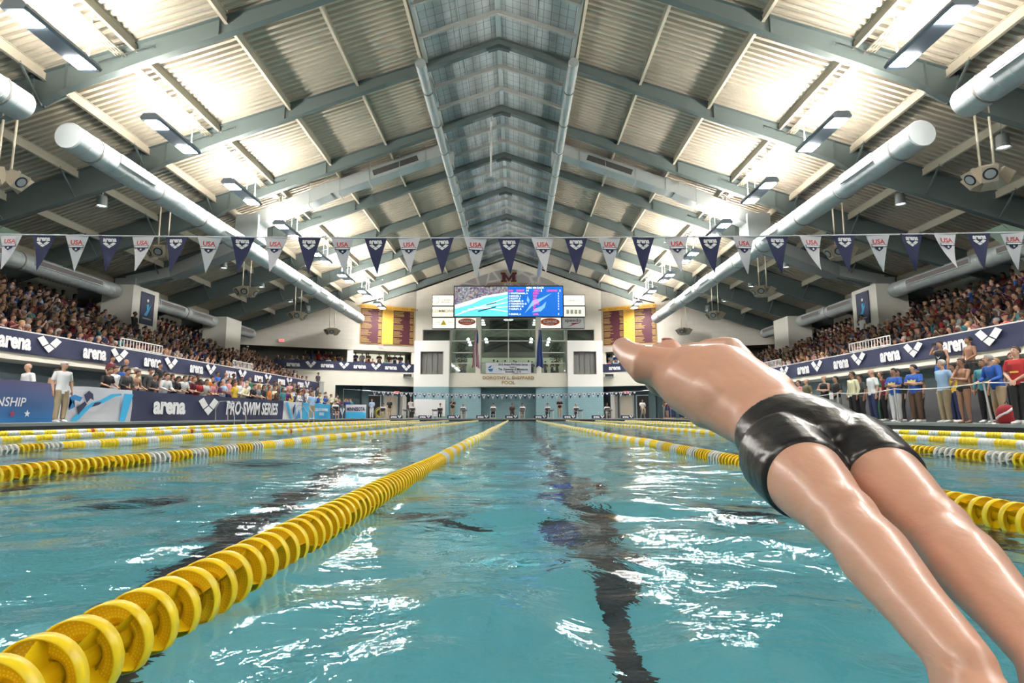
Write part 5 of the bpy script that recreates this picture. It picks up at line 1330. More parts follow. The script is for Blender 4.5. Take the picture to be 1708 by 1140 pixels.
# --- right deck, front row and behind (x, y, z offset)
RD = [
 ('older man in light blue polo and khaki trousers, hands behind, on the right deck', 12.95, 16.75, 0, dict(ps='back', shirt='light blue', bottom='khaki', hair='grey', style='short', skin=0, scale=1.02)),
 ('shirtless swimmer in black briefs with hand at chin on the right deck', 12.9, 15.95, 0, dict(ps='chin', shirt=None, bottom='black', blen=.1, hair='brown', skin=2, shoes=None, scale=1.0)),
 ('bearded man in royal blue pullover and khakis beside the leaning rope post', 13.1, 15.05, 0, dict(ps='rail', shirt='royal blue', sleeve=1, bottom='khaki', hair='grey', skin=0, scale=1.02, shoes='brown')),
 ('woman in grey tee and black leggings with ponytail, right deck', 13.3, 14.75, 0, dict(ps='relaxed', shirt='grey', bottom='black', hair='auburn', style='pony', skin=0, female=True, scale=1.02, head_turn=(.7,.1))),
 ('tall man in red tee looking up at the right edge', 12.7, 13.95, 0, dict(ps='clasped', shirt='red', bottom='black', hair='brown', skin=0, scale=1.05, head_turn=(-.2,.25))),
 ('bespectacled man in yellow tee half hidden behind the red tee man', 13.9, 14.1, 0, dict(ps='relaxed', shirt='yellow', bottom='green', hair='grey', skin=0)),
 ('blonde woman half hidden behind the man in the blue pullover', 13.8, 15.9, 0, dict(ps='relaxed', shirt='black', hair='blond', style='short', skin=0, female=True)),
 ('dark haired man in teal top behind the shirtless swimmer', 13.9, 16.45, 0, dict(ps='relaxed', shirt='teal', sleeve=1, hair='black', skin=2, scale=1.02)),
 ('man in yellow and black jacket behind the light blue polo', 13.9, 17.6, 0, dict(ps='relaxed', shirt='yellow', sleeve=1, bottom='navy', hair='black', skin=2, scale=1.0)),
 ('man in royal blue tee and dark trousers with arms crossed, right deck', 12.95, 17.95, 0, dict(ps='crossed', shirt='royal blue', bottom='brown', hair='black', skin=1, scale=1.0)),
 ('man in royal blue tee and white trousers with arms crossed, right deck', 12.95, 18.9, 0, dict(ps='crossed', shirt='royal blue', bottom='white', hair='black', skin=2, scale=.98)),
 ('man in blue cap behind the two royal blue tees', 13.9, 19.2, 0, dict(ps='relaxed', shirt='brown', hair='royal blue', style='cap', skin=2)),
 ('dark shirted man with short beard behind the white trousers man', 13.8, 20.0, 0, dict(ps='relaxed', shirt='black', sleeve=1, hair='black', skin=1, scale=1.02)),
 ('balding man in white polo and dark trousers on the right deck', 12.9, 20.0, 0, dict(ps='relaxed', shirt='white', bottom='navy', hair='grey', style='bald', skin=0, scale=1.02)),
 ('bearded man in dark green tee behind the white polo man', 13.4, 20.75, 0, dict(ps='relaxed', shirt='green', bottom='green', hair='brown', skin=0, scale=1.0)),
 ('tall dark haired man behind the cream shirt man', 14.1, 21.4, 0, dict(ps='relaxed', shirt='maroon', hair='brown', skin=1, scale=1.03)),
 ('man in cream shirt and black trousers with a white badge, right deck', 12.9, 21.15, 0, dict(ps='relaxed', shirt='cream', sleeve=1, bottom='black', hair='black', skin=2, scale=1.02)),
 ('black haired young man peeking behind the cream shirt', 13.8, 22.2, 0, dict(ps='relaxed', shirt='charcoal', hair='black', skin=2)),
 ('young man in dark polo and grey shorts holding papers, right deck', 12.95, 22.35, 0, dict(ps='clasped', shirt='black', bottom='grey', blen=.8, hair='black', skin=1, scale=.97, shoes='white')),
 ('bare shouldered swimmer in a black suit, right deck', 12.95, 23.2, 0, dict(ps='crossed', shirt='black', sleeve=0, bottom='black', blen=.5, hair='brown', style='bald', skin=0, shoes=None, scale=1.02)),
 ('bald man in olive shirt near the diver silhouette, right deck', 12.95, 24.6, 0, dict(ps='relaxed', shirt='olive', bottom='charcoal', style='bald', skin=0)),
 ('man in pink tee further along the right deck', 13.2, 25.8, 0, dict(ps='crossed', shirt='pink', bottom='charcoal', hair='brown', skin=1)),
 ('person in white shirt furthest along the near right deck group', 13.0, 27.2, 0, dict(ps='relaxed', shirt='white', bottom='khaki', hair='grey', skin=0)),
 ('man in black tank top and blue shorts filming, standing above the others', 15.4, 20.1, .95, dict(ps='camera', shirt='black', sleeve=0, bottom='royal blue', blen=.8, hair='black', skin=1, shoes='white', scale=1.03)),
 ('shirtless man with joined hands standing above the others', 15.4, 18.8, .95, dict(ps='clasped', shirt=None, bottom='black', blen=.8, hair='black', skin=2, shoes=None, scale=1.02)),
]
rr = random.Random(4)
for i, (lb, x, y, dz, k) in enumerate(RD):
    ht = k.pop('head_turn', (rr.choice((-.5, -.2)), .12))
    o = person(lb, (x, y, DECK+dz), RIGHTF + rr.uniform(-.05, .45), head_turn=ht, group=None, **k)
    if 'filming' in lb: b = MB(); b.cbox((.06,.19,1.66), (.15,.02,.08)); b.build('phone', M_BLACK, None).matrix_world = o.matrix_basis @ Matrix(); bpy.data.objects[-1] if False else None
    if 'badge' in lb: add_box_part(o, 'badge', (.06,.145,.88), (.09,.012,.07), M_LOGO)
    if 'papers' in lb: add_box_part(o, 'paper_sheet', (0,.245,.98), (.2,.01,.26), M_LOGO)
    if 'royal blue tee' in lb: 
        b = MB(); b.prism([(-.12,1.2),(.12,1.2),(.13,1.3),(.06,1.26),(0,1.31),(-.06,1.26),(-.13,1.3)][::-1], .130, .137); b.build('shirt_print', mat('gold_print', (.70,.58,.22), .7), o)
    if 'red tee' in lb: add_box_part(o, 'shirt_print', (0,.133,1.17), (.17,.01,.04), M_GOLD)
    if 'tank top' in lb: b = MB(); b.prism([(-.06,1.25),(.0,1.15),(.06,1.25),(.0,1.2)], .128, .134); b.build('shirt_print', M_LOGO, o)
for o in [o for o in C.objects if o.name.startswith('phone') and o.parent is None]: tag(o, 'black phone held up by the filming man in the tank top', 'phone')
# more behind along the far right deck, under the balcony
ys = 28.0; i = 0
NEARW = ['far right deck behind the diver', 'right deck below the balcony banner']
far_used = set()
def pick(side, row, rnd, shirts, poses, used):
    for _ in range(400):
        s = rnd.choice(shirts); h = rnd.choice(['black','black','brown','brown','blond','grey','auburn']); st = rnd.choice(['short','short','long','short','pony','cap'] if s not in () else ['short']); p = rnd.choice(poses)
        hc = h if st != 'cap' else rnd.choice(['white','maroon','black','navy'])
        k = (side, row, s, hc, st, p)
        if k not in used: used.add(k); return s, hc, st, p
    return s, hc, st, p
STW = {'short': '%s short hair', 'long': 'long %s hair', 'pony': '%s ponytail', 'cap': '%s cap'}
PSW = {'relaxed': 'standing', 'stride': 'standing feet apart', 'crossed': 'arms crossed', 'clasped': 'hands joined', 'rail': 'leaning on the banner', 'railcross': 'forearms on the banner', 'sit': 'seated hands down', 'sitclap': 'clapping', 'sitphone': 'filming', 'sitchin': 'chin on hand', 'camera': 'one arm raised', 'back': 'hands behind', 'chin': 'hand at chin'}
ALLS = ['white','white','maroon','black','navy','royal blue','light blue','grey','charcoal','cream','yellow','red','pink','purple','olive','green','teal','orange','brown']
rf = random.Random(21)
for i in range(14):
    s, h, st, p = pick('R', 'far', rf, ['white','black','navy','grey','khaki','olive','brown','cream','maroon'], ['relaxed','crossed','clasped','stride'], far_used)
    y = 29.0 + i*1.5 + rf.uniform(-.3,.3)
    person('person in %s top, %s, %s, along the far right deck' % (s, STW[st] % h, PSW[p]), (13.0+rf.uniform(-.1,.9), y, DECK), RIGHTF+rf.uniform(-.2,.5), p, s, rf.choice((.45,1)), rf.choice(['black','khaki','navy','grey']), rf.choice((1,1,.6)), h, st, rf.choice((0,1,1,2,3)), st in ('long','pony'), (0,.1), rf.uniform(.94,1.03), 'white', 'people on the far right deck', hi=False)
# --- left deck
o = person('older man in pale shirt, tan trousers and white cap standing before the banners', (-12.75, 17.2, DECK), LEFTF-.35, 'relaxed', 'white', .45, 'khaki', 1.0, 'white', 'cap', 0, False, (.5,.1), 1.03, 'white')
add_box_part(o, 'badge', (.05,.15,.86), (.08,.012,.09), M_LOGO)
person('official in white shirt and beige trousers standing by the bright blue banner', (-12.75, 38.6, DECK), LEFTF-.9, 'back', 'light blue', .45, 'khaki', 1, 'grey', 'short', 0, False, (0,0), 1.0, 'white')
person('bald man in white shirt seen from behind at the left edge', (-14.4, 17.9, DECK), PI*.9, 'relaxed', 'white', .45, 'navy', 1, 'grey', 'bald', 0, False, (0,0), 1.03)
person('bare shouldered swimmer behind the blue championship banner', (-14.3, 18.9, DECK), LEFTF-.3, 'clasped', None, 0, 'black', .5, 'brown', 'short', 0, True, (0,0), .98, None)
person('brown haired person half hidden beside the bare shouldered swimmer', (-14.9, 20.2, DECK), LEFTF, 'relaxed', 'khaki', .45, 'black', 1, 'brown', 'short', 1, False, (0,0), .97)
LB = [  # front row leaning over the banner: y, shirt, style...
 ('dark haired man in black tee leaning over the white banner, nearest of the front row', 25.1, 'rail', 'black', .45, 'brown', 'short', 1),
 ('man in white tee beside the black tee man behind the white banner', 25.9, 'relaxed', 'white', .45, 'brown', 'short', 0),
 ('dark haired man in black hooded top at the white banner', 26.9, 'rail', 'charcoal', 1, 'black', 'short', 1),
 ('thin shirtless boy leaning hands down over the blue strip of the banner', 27.9, 'rail', None, 0, 'brown', 'short', 1),
 ('man in charcoal tee with forearms on the long navy banner, near end', 29.0, 'railcross', 'charcoal', .45, 'black', 'short', 2),
 ('man in pale checked shirt holding a paper over the long navy banner', 29.9, 'rail', 'white', 1, 'brown', 'short', 0),
 ('dark haired man in black tee with red print, forearms on the navy banner', 30.9, 'railcross', 'black', .45, 'black', 'short', 2),
 ('young man in white tee with black print at the navy banner', 31.7, 'rail', 'white', .45, 'brown', 'short', 0),
 ('person in maroon tee with white print at the navy banner', 32.5, 'railcross', 'maroon', .45, 'auburn', 'short', 0),
 ('black haired man in bright maroon tee at the navy banner', 33.3, 'railcross', 'red', .45, 'black', 'short', 3),
 ('man in plain white tee at the navy banner, left of the pink print tee', 34.2, 'rail', 'white', .45, 'black', 'short', 2),
 ('man in white tee with pink print, arms crossed at the navy banner', 35.1, 'railcross', 'pink', .45, 'brown', 'short', 0),
 ('bare armed dark haired woman at the navy banner', 36.1, 'railcross', 'purple', 0, 'black', 'long', 2),
 ('grey haired man in light blue shirt at the navy banner', 36.9, 'crossed', 'light blue', .45, 'grey', 'short', 0),
 ('woman in yellow top at the far half of the navy banner', 38.2, 'relaxed', 'yellow', .45, 'auburn', 'long', 1),
 ('older man in pale lilac shirt with forearms over the banner', 39.2, 'railcross', 'cream', 1, 'grey', 'bald', 0),
 ('man in black tee and lanyard at the banner beside the lilac shirt', 40.3, 'rail', 'black', .45, 'brown', 'short', 1),
 ('blond woman with white scarf at the far part of the banner', 41.4, 'rail', 'grey', 1, 'blond', 'long', 0),
 ('long haired woman in black top near the banner end', 42.5, 'relaxed', 'black', .45, 'black', 'long', 2),
 ('person in orange and yellow top near the banner end', 43.3, 'relaxed', 'orange', .45, 'auburn', 'long', 0),
]
LSC = (35.8-21.6)/(44-28.5)
rr = random.Random(9)
for i, (lb, yy, p, s, sl, h, st, sk) in enumerate(LB):
    y = [20.7,21.2,21.7,22.25,23.3,24.2,24.9,25.5,26.1,26.7,27.3,27.9,28.5,29.1,30.4,31.3,32.3,32.9,33.9,34.7][i]
    o = person(lb, (-13.98, y, DECK+.2), LEFTF + rr.uniform(-.3,.05), p, s, sl, rr.choice(['navy','black','khaki']), 1, h, st, sk, st == 'long', (rr.uniform(-.3,.3), -.05), rr.uniform(.97,1.03), None)
    if 'white print' in lb: add_box_part(o, 'shirt_print', (0,.20,1.28), (.16,.012,.05), M_LOGO)
    if 'red print' in lb: add_box_part(o, 'shirt_print', (.05,.20,1.28), (.10,.012,.07), M_RED)
    if 'holding a paper' in lb: add_box_part(o, 'paper_sheet', (0,.42,1.02), (.2,.16,.01), M_LOGO)
# rows standing on the bleachers behind them
LR = [
 ('man in maroon tee with white print standing high behind the boy', -15.6, 23.3, .84, 'relaxed', 'maroon', .45, 'brown', 'short', 1),
 ('balding man in dark shirt standing high beside the maroon tee', -15.9, 24.6, .84, 'relaxed', 'charcoal', .45, 'grey', 'bald', 0),
 ('dark haired man in blue top behind the front row', -14.8, 22.9, .42, 'relaxed', 'royal blue', .45, 'black', 'short', 2),
 ('person with white headband behind the black hooded top', -14.8, 23.6, .42, 'relaxed', 'cream', .45, 'white', 'cap', 0),
 ('tall person in charcoal hooded top standing behind the charcoal tee', -15.0, 24.9, .42, 'relaxed', 'charcoal', 1, 'brown', 'short', 1),
 ('man in black tee with lettering standing high, upper row', -15.6, 26.5, .84, 'relaxed', 'black', .45, 'brown', 'short', 1),
 ('man in black tank top between the two rows', -14.8, 25.6, .42, 'relaxed', 'navy', 0, 'black', 'short', 2),
 ('young person in magenta top behind the maroon tees', -15.0, 28.0, .42, 'relaxed', 'purple', .45, 'auburn', 'short', 0),
 ('man in royal blue tee arms crossed standing high on the bleacher', -15.4, 31.3, .84, 'crossed', 'royal blue', .45, 'black', 'short', 2),
 ('man in grey sleeveless top standing high beside the royal blue tee', -15.4, 32.2, .84, 'relaxed', 'grey', 0, 'brown', 'bald', 0),
 ('dark skinned man in black sleeveless top with face low, upper row', -15.4, 33.1, .84, 'relaxed', 'black', 0, 'black', 'short', 3),
 ('man in grey tee standing high near the end of the navy banner', -15.3, 38.5, .60, 'relaxed', 'grey', .45, 'black', 'bald', 3),
 ('man in blue sweatshirt leaning sideways in the second row', -14.9, 32.5, .42, 'rail', 'royal blue', 1, 'brown', 'short', 1),
]
for lb, x, y, dz, p, s, sl, h, st, sk in LR:
    person(lb, (x, y, DECK+dz), LEFTF + rr.uniform(-.35,.1), p, s, sl, 'navy', 1, h, st, sk, st == 'long', (rr.uniform(-.3,.3), 0), rr.uniform(.98,1.02), None)
usedL = set(); rl = random.Random(77)
for row, x, dz, y0, n, dy in (('second', -14.75, .42, 26.3, 22, 1.0), ('third', -15.5, .84, 34.2, 12, 1.2), ('front', -14.0, .2, 35.6, 14, .9)):
    for i in range(n):
        s, h, st, p = pick('L', row, rl, ALLS, ['relaxed','crossed','clasped'] if row != 'front' else ['rail','railcross','relaxed'], usedL)
        y = y0 + i*dy + rl.uniform(-.2,.2)
        if y > 49.3 or rl.random() < .1: continue
        person('%s row behind the left banners, %s top, %s, %s' % (row, s, STW[st] % h, PSW[p]), (x+rl.uniform(-.12,.12), y, DECK+dz), LEFTF+rl.uniform(-.5,.2), p, s, rl.choice((.45,.45,1)), 'navy', 1, h, st, rl.choice((0,1,1,2,3)), st in ('long','pony'), (0,0), rl.uniform(.93,1.02), None, 'people behind the left banners', hi=False)
# --- officials by the far blocks
OF = [(-8.3,'sit','seated official in white behind the second starting block from the left'), (-10.9,'sit','seated official in white at the far left block'), (-5.9,'sit','seated official in white, right of the second block from the left'),
      (-3.9,'sit','seated official in white left of the centre recess'), (-1.25,'sit','seated official in white in front of the recess, left of centre'), (1.3,'sit','seated official in white in front of the recess, right of centre'),
      (6.0,'sit','seated official in white before the right tower'), (8.7,'sit','seated official in white with long trousers further right'), (3.5,'sit','dark haired seated official by the black case')]
for i, (x, p, lb) in enumerate(OF):
    xx = x + 0; y = 51.25
    ch = chair(); ch.location = (xx, y+.05, DECK); ch.rotation_euler = (0,0,PI); tag(ch, 'black chair under the ' + lb.replace('seated ', '').replace('official in white', 'official').replace(' in front of the recess', ' by the recess'), group='officials chairs')
    person(lb, (xx, y, DECK), PI, p, 'white', .45, 'khaki' if i % 2 else 'black', 1, ['grey','brown','black'][i % 3], 'short', (0,1,0,2)[i % 4], False, (0,-.1), .98, 'white', hi=False)
person('standing official in black shirt and khaki trousers left of the recess', (-4.85, 51.6, DECK), PI, 'chin', 'black', .45, 'khaki', 1, 'grey', 'short', 0, False, (0,0), 1.0, hi=False)
person('standing official in black shirt and khaki trousers right of the recess', (4.6, 51.8, DECK), PI, 'crossed', 'black', .45, 'khaki', 1, 'grey', 'bald', 0, False, (0,0), 1.02, hi=False)
person('person in white shirt and grey trousers turned to the notice board', (-8.75, 52.6, DECK), .6, 'relaxed', 'white', .45, 'charcoal', 1, 'brown', 'short', 1, False, (0,0), 1.0, hi=False)
person('official in pale blue shirt and white trousers by the far left flag pole', (-11.9, 51.2, DECK), PI, 'clasped', 'light blue', .45, 'white', 1, 'auburn', 'short', 0, True, (0,0), .97, hi=False)
person('person in black top and khaki shorts beside the hose reel', (-10.6, 52.4, DECK), PI+.6, 'relaxed', 'black', .45, 'khaki', .7, 'auburn', 'long', 0, True, (0,0), 1.0, hi=False)
person('seated brown clad person beside the recess middle', (.4, 51.6, DECK), PI, 'sit', 'brown', .45, 'brown', 1, 'black', 'short', 2, False, (0,0), .98, hi=False)
ch = chair(); ch.location = (.4, 51.65, DECK); ch.rotation_euler = (0,0,PI); tag(ch, 'black folding chair under the brown clad person', group='officials chairs')
person('official in white shirt seated high on a stool at the far right', (12.0, 52.2, DECK+.35), PI, 'sit', 'white', .45, 'khaki', 1, 'black', 'short', 1, False, (0,0), 1.0, hi=False)
b = MB(); b.lathe([(.001,.78),(.2,.78),(.2,.74)], (12.0,52.2,DECK), 'z', 14)
for q in range(4): a = PI/4+q*PI/2; b.tube([(12+.1*math.cos(a),52.2+.1*math.sin(a),DECK+.75),(12+.26*math.cos(a),52.2+.26*math.sin(a),DECK)], .02, 6)
b.build('high_stool', M_STEEL, None, label='tall steel stool under the official at the far right', cat='stool')
person('seated official in white, one leg forward, by the navy diamond banner', (-12.7, 43.4, DECK), LEFTF-.9, 'sit', 'white', .45, 'black', .7, 'brown', 'short', 1, False, (0,0), 1.0, hi=False)
ch = chair(); ch.location = (-12.75, 43.43, DECK); ch.rotation_euler = (0,0,LEFTF-.9); tag(ch, 'black folding chair on the left deck by the navy diamond banner', group='officials chairs')
person('man in dark shirt standing at the barred far end of the left balcony', (-16.75, 51.3, 2.5), LEFTF-.4, 'relaxed', 'charcoal', .45, 'black', 1, 'black', 'short', 2, False, (0,0), 1.0, hi=False)
# two standing filmers before the pillars
for s in (-1, 1):
    person('spectator in %s shirt filming while standing before the %s pillar' % (('black','left') if s < 0 else ('white','right')), (s*20.9, 32.4 if s < 0 else 33.6, 2.5+.43*4.6), -s*RIGHTF*-1 if False else (LEFTF if s < 0 else RIGHTF), 'camera', 'black' if s < 0 else 'white', .45, 'navy', 1, 'black', 'short', 3 if s < 0 else 2, False, (0,0), 1.03, hi=False)

# --- spectators in the stands: nearest ones single, the far mass as one crowd
cams = Vector((.7, 0, .4))
seats = []
rs_ = random.Random(101)
for s in (-1, 1):
    for k in range(9):
        x = 17.5 + .85*k; z = 2.52 + .43*k
        y = 17.5 + 1.0*k if s < 0 else 16.5 + 1.0*k
        y = max(y, (x-.7*s)/.93 - 1.0)
        while y < 50.0:
            if rs_.random() < (.96 if k < 6 else .82):
                if not any(abs(y-py) < 1.7 and 21.1 < x < 23.5 for py in (17.6, 33.9, 44.8)):
                    seats.append((s, k, x + rs_.uniform(-.08,.08), y, z, (Vector((s*x, y, z))-cams).length + .8*k))
            y += rs_.uniform(.47,.60)
seats.sort(key=lambda q: q[5])
count = sum(1 for o in C.objects if o.parent is None and o.name.startswith('person'))
N_IND = max(0, 296 - count)
used = set(); SP = ['sit','sitclap','sitphone','sitchin','sit','sit','sitclap']
ROWW = ['front','second','third','fourth','fifth','sixth','seventh','eighth','ninth']
POOLC = ['white','maroon','maroon','black','black','black','navy','charcoal','charcoal','grey','royal blue','light blue','red','pink','purple','olive','brown','teal','black','navy','black','charcoal','navy','maroon','brown']
crowd = []
def crowd_spec(i, s, k, x, y, z, d):
    sh, h, st, p = pick(s, k, rs_, POOLC, SP, used)
    return sh, h, st, p, rs_.choice((0,1,1,2,3)), rs_.uniform(.94,1.04), (LEFTF if s < 0 else RIGHTF) + s*rs_.uniform(-.1,.5)*-1 + 0
for i, q in enumerate(seats):
    s, k, x, y, z, d = q; sh, h, st, p, sk, scl, rz = crowd_spec(i, *q)
    if i < N_IND:
        near = 'near' if y < 26 else 'middle'
        person('%s %s stands row: %s top, %s, %s' % (ROWW[k], 'left' if s < 0 else 'right', sh, STW[st] % h, PSW[p]), (s*x, y, z), rz, p, sh, .45, 'navy', 1, h, st, sk, st in ('long','pony'), (0,0), scl, None, 'spectators in the %s stands' % ('left' if s < 0 else 'right'), hi=False)
    else: crowd.append((s*x, y, z, rz, p, sh, h, st, sk, scl))
# gallery rows on the end wall
for s, P in ((-1, PL), (1, PR)):
    for r in range(2):
        xx = 9.7
        while xx < 20.6:
            px, py, _ = P(xx, .55+.7*r, 0)
            if rs_.random() < .85: crowd.append((px, py, 4.62+.18*r + (.0 if r else -.02), PI+rs_.uniform(-.5,.5), rs_.choice(['relaxed','crossed','clasped'])if r else 'sit', rs_.choice(POOLC), rs_.choice(['black','brown','blond']), 'short', rs_.choice((0,1,2)), 1.0))
            xx += rs_.uniform(.42,.62)
# people deep behind the centre windows
for i in range(16): crowd.append((rs_.uniform(-5,5), YW+rs_.uniform(2,4.5), 4.45, rs_.uniform(0,6), rs_.choice(['relaxed','crossed']), rs_.choice(['black','navy','charcoal','white']), 'black', 'short', rs_.choice((0,1,2)), .98))
# far corner of the deck, both sides
for i in range(26): crowd.append((rs_.choice((-1,-1,-1,-1,1,1,1))*rs_.uniform(13.9,15.6), rs_.uniform(50.3,52.2), DECK, PI+rs_.uniform(-1,1), 'relaxed', rs_.choice(POOLC), rs_.choice(['black','brown']), 'short', rs_.choice((0,1,2)), 1.0))
def low(key, ps):
    kk = ('low', key, ps)
    if kk in PM: return PM[kk]
    J = joints(dict(POSES[ps]))
    if key[0] == 'body': me = remesh(body_mb(J), .04, .45, 1)
    elif key[0] == 'shirt': me = remesh(shirt_mb(J, .45), .045, .4, 1)
    elif key[0] == 'trousers': me = remesh(pants_mb(J, 1), .05, .35, 1)
    else: bb = hair_mb(J, key[1]); me = bb.mesh('h', [])
    me.calc_loop_triangles()
    v = np.empty(len(me.vertices)*3, np.float32); me.vertices.foreach_get('co', v)
    t = np.empty(len(me.loop_triangles)*3, np.int32); me.loop_triangles.foreach_get('vertices', t)
    PM[kk] = (v.reshape(-1, 3), t.reshape(-1, 3)); return PM[kk]
mats = SKIN + [CL[k] for k in COL] + list(HAIR.values()); mi = {m.name: i for i, m in enumerate(mats)}
VS, TS, MS, off = [], [], [], 0
for x, y, z, rz, p, sh, h, st, sk, scl in crowd:
    c, s_ = math.cos(rz)*scl, math.sin(rz)*scl; Rm = np.array([[c, s_, 0], [-s_, c, 0], [0, 0, scl]], np.float32)
    for key, m in ((('body',), SKIN[sk]), (('shirt',), CL[sh]), (('trousers',), CL['navy']), (('hair', st if st != 'cap' else 'cap'), HAIR.get(h) or CL[h])):
        v, t = low(key, p); VS.append(v @ Rm + np.array([x, y, z], np.float32)); TS.append(t + off); MS.append(np.full(len(t), mi[m.name], np.int32)); off += len(v)
V = np.concatenate(VS); T = np.concatenate(TS); Mi = np.concatenate(MS)
me = bpy.data.meshes.new('crowd'); me.vertices.add(len(V)); me.vertices.foreach_set('co', V.ravel()); me.loops.add(T.size); me.loops.foreach_set('vertex_index', T.ravel())
me.polygons.add(len(T)); me.polygons.foreach_set('loop_start', np.arange(0, T.size, 3)); me.polygons.foreach_set('loop_total', np.full(len(T), 3))
for m in mats: me.materials.append(m)
me.polygons.foreach_set('material_index', Mi); me.polygons.foreach_set('use_smooth', [True]*len(T)); me.update(); me.validate()
link('crowd', me, label='dense crowd of distant spectators filling the stands and end galleries', cat='crowd', kind='stuff')
print('crowd', len(crowd), 'tris', len(T), 'individuals', N_IND, 'before', count)

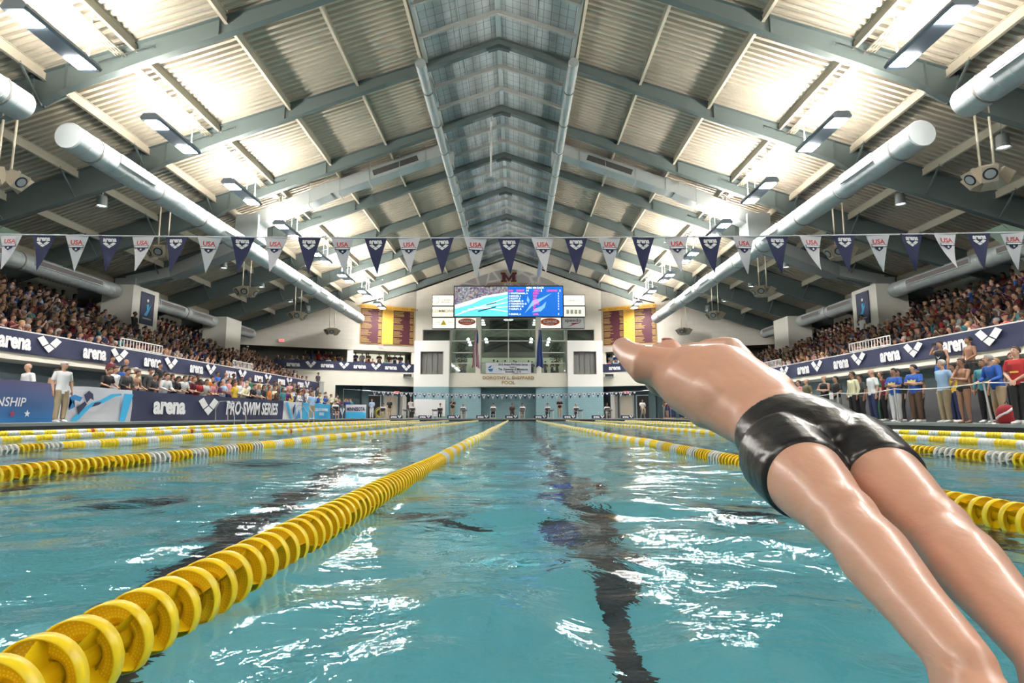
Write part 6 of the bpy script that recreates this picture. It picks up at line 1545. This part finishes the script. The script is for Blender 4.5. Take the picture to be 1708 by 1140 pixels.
# ================================================================ THE DIVER: backstroke start, arched over the water
def swimmer():
    X = 1.25; V = Vector
    X = 1.25; V = Vector
    hip = V((1.455,1.52,.325)); kn = V((1.405,1.13,.185)); feet = V((1.30,.745,.095)); waist = V((1.44,1.68,.385)); rib = V((1.40,1.83,.455)); chest = V((1.36,1.96,.515)); shl = V((1.33,2.07,.555)); nk = V((1.315,2.16,.58))
    b = MB()
    ring_tube(b, [hip-V((0,.05,.02)), hip+V((0,.03,.01)), waist, rib, chest, shl, nk], [(.14,.10),(.155,.110),(.140,.10),(.165,.118),(.186,.132),(.168,.104),(.07,.06)], (1,0,0), 28, .3)
    # chest and shoulder blade masses
    up = V((0,-.35,.94)); ax = V((0,.93,.36))
    for s in (-1, 1):
        ellipsoid(b, rib + V((s*.10,.02,0)), (.065,.15,.095)); ellipsoid(b, hip + V((s*.075,-.01,-.05)), (.088,.10,.085))
    Mh = Matrix((( -1,0,0),(0,0,1),(0,1,0))).transposed()
    # head thrown back: crown towards the far wall, face up and slightly back
    u = V((-.08,.93,-.30)).normalized(); r = V((-1,-.1,0)); r = (r-u*r.dot(u)).normalized(); f = u.cross(r); f = f if f.z > 0 else -f
    Mh = Matrix((r, f, u)).transposed()
    hc = V((1.30, 2.31, .60))
    ring_tube(b, [shl+V((0,.04,.0)), nk+V((0,.04,.0)), hc-u*.05], [(.075,.07),(.060,.062),(.058,.06)], (1,0,0), 20); head(b, hc, Mh, 1.03)
    for s in (-1, 1):
        hp = hip + V((s*.088,-.03,-.02)); k = kn + V((s*.085,0,.02 if s < 0 else 0)); an = feet + V((s*.055,.0,.0))
        ring_tube(b, [hp, mid(hp,k,.25), mid(hp,k,.6), mid(hp,k,.88), k, mid(k,an,.12), mid(k,an,.32), mid(k,an,.65), an], [(.098,.105),(.095,.10),(.078,.083),(.060,.064),(.060,.066),(.053,.058),(.056,.062),(.043,.046),(.034,.038)], (1,0,0), 22)
        ld = (an-k).normalized(); fd = (ld + V((0,-.25,-.05))).normalized(); tn = V((0,.3,.95))
        ring_tube(b, [an-ld*.02+V((0,.015,-.03)), an+fd*.04+V((0,.005,-.012)), an+fd*.11, an+fd*.165], [(.032,.032),(.038,.034),(.044,.023),(.040,.015)], (1,0,0), 16)
        for q in range(5): ring_tube(b, [an+fd*.16+V((s*(-.030+.015*q),0,0)), an+fd*(.205-.006*q)+V((s*(-.031+.016*q),0,-.004))], [.0095-.0007*q,.0075], (1,0,0), 8)
        sh = V((1.33+s*.185, 2.07+.03*s, .58)); el = V((1.355+s*.225, 2.34, .675)); wr = V((1.37+s*.17, 2.59, .715))
        ring_tube(b, [mid(shl,sh,.35)+V((0,-.03,0)), sh, mid(sh,el,.3), mid(sh,el,.68), el, mid(el,wr,.28), mid(el,wr,.7), wr], [(.075,.062),(.068,.066),(.056,.054),(.048,.046),(.041,.040),(.043,.040),(.034,.030),(.027,.022)], (0,0,1), 20)
        d = (V((1.38+s*.12, 2.76, .73))-wr).normalized(); hand(b, wr, d, V((-s*.2,0,-1)), 1.0, .12, -s, 1.0)
    me = remesh(b, .0068, 1.0, 12, 'person')
    skin = bpy.data.materials.new('wet_skin'); skin.use_nodes = True; nt = skin.node_tree; p = nt.nodes['Principled BSDF']
    p.inputs['Base Color'].default_value = (.60,.33,.235,1); p.inputs['Roughness'].default_value = .42; p.inputs['Coat Weight'].default_value = .25; p.inputs['Coat Roughness'].default_value = .2
    p.inputs['Subsurface Weight'].default_value = .15; p.inputs['Subsurface Radius'].default_value = (.03,.01,.006); p.inputs['Subsurface Scale'].default_value = .5
    tc = nt.nodes.new('ShaderNodeTexCoord'); n = nt.nodes.new('ShaderNodeTexNoise'); n.inputs['Scale'].default_value = 22; n.inputs['Detail'].default_value = 5; bp = nt.nodes.new('ShaderNodeBump'); bp.inputs['Strength'].default_value = .5; bp.inputs['Distance'].default_value = .006
    mp = nt.nodes.new('ShaderNodeMapping'); mp.inputs['Scale'].default_value = (1,.35,1)
    nt.links.new(tc.outputs['Object'], mp.inputs[0]); nt.links.new(mp.outputs[0], n.inputs['Vector']); nt.links.new(n.outputs['Fac'], bp.inputs['Height']); nt.links.new(bp.outputs[0], p.inputs['Normal'])
    me.materials.clear()
    for m in (skin, M_EYE, M_LIP): me.materials.append(m)
    me.polygons.foreach_set('material_index', [0]*len(me.polygons)); append(me, face(me, hc, Mh, 1.03))
    o = link('person', me, label='swimmer in black jammers arching backwards over the water, arms overhead, filling the right foreground', cat='person')
    b = MB(); ring_tube(b, [hip+V((-.01,-.09,-.035)), hip+V((0,-.03,-.01)), hip+V((0,.03,.01)), mid(hip,waist,.62)], [(.145,.105),(.165,.118),(.168,.120),(.156,.112)], (1,0,0), 28, .15)
    for s in (-1, 1):
        hp = hip + V((s*.088,-.03,-.02)); k = kn + V((s*.085,0,.02 if s < 0 else 0)); ellipsoid(b, hip + V((s*.075,-.01,-.05)), (.095,.107,.092))
        ring_tube(b, [hp, mid(hp,k,.2), mid(hp,k,.46)], [(.105,.112),(.103,.108),(.093,.098)], (1,0,0), 22, .1)
    sm = remesh(b, .0075, 1.0, 2, 'jammers'); sm.materials.clear(); sm.materials.append(mat('wet_lycra', (.012,.011,.013), .28, bump=.15, scale=30)); link('jammers', sm, o)
    b = MB(); c = hc; seg, rg = 28, 18; vs = []; fc = []
    for i in range(rg+1):
        th = PI*i/rg
        for k in range(seg):
            a = 2*PI*k/seg; v = V((.085*math.sin(th)*math.cos(a), .103*math.sin(th)*math.sin(a), .102*math.cos(th)))
            lim = .045 - max(0, (.03 - v.y))*1.4 if v.y < .06 else .045
            if v.z < lim: v *= .72
            vs.append(c + Mh @ ((v + V((0,-.012,.030)))*1.03))
    for i in range(rg):
        for k in range(seg): fc.append((i*seg+k, (i+1)*seg+k, (i+1)*seg+(k+1) % seg, i*seg+(k+1) % seg))
    b.smooth = True; b.add(vs, fc); b.build('hair', mat('wet_hair', (.22,.12,.07), .35), o)
swimmer()
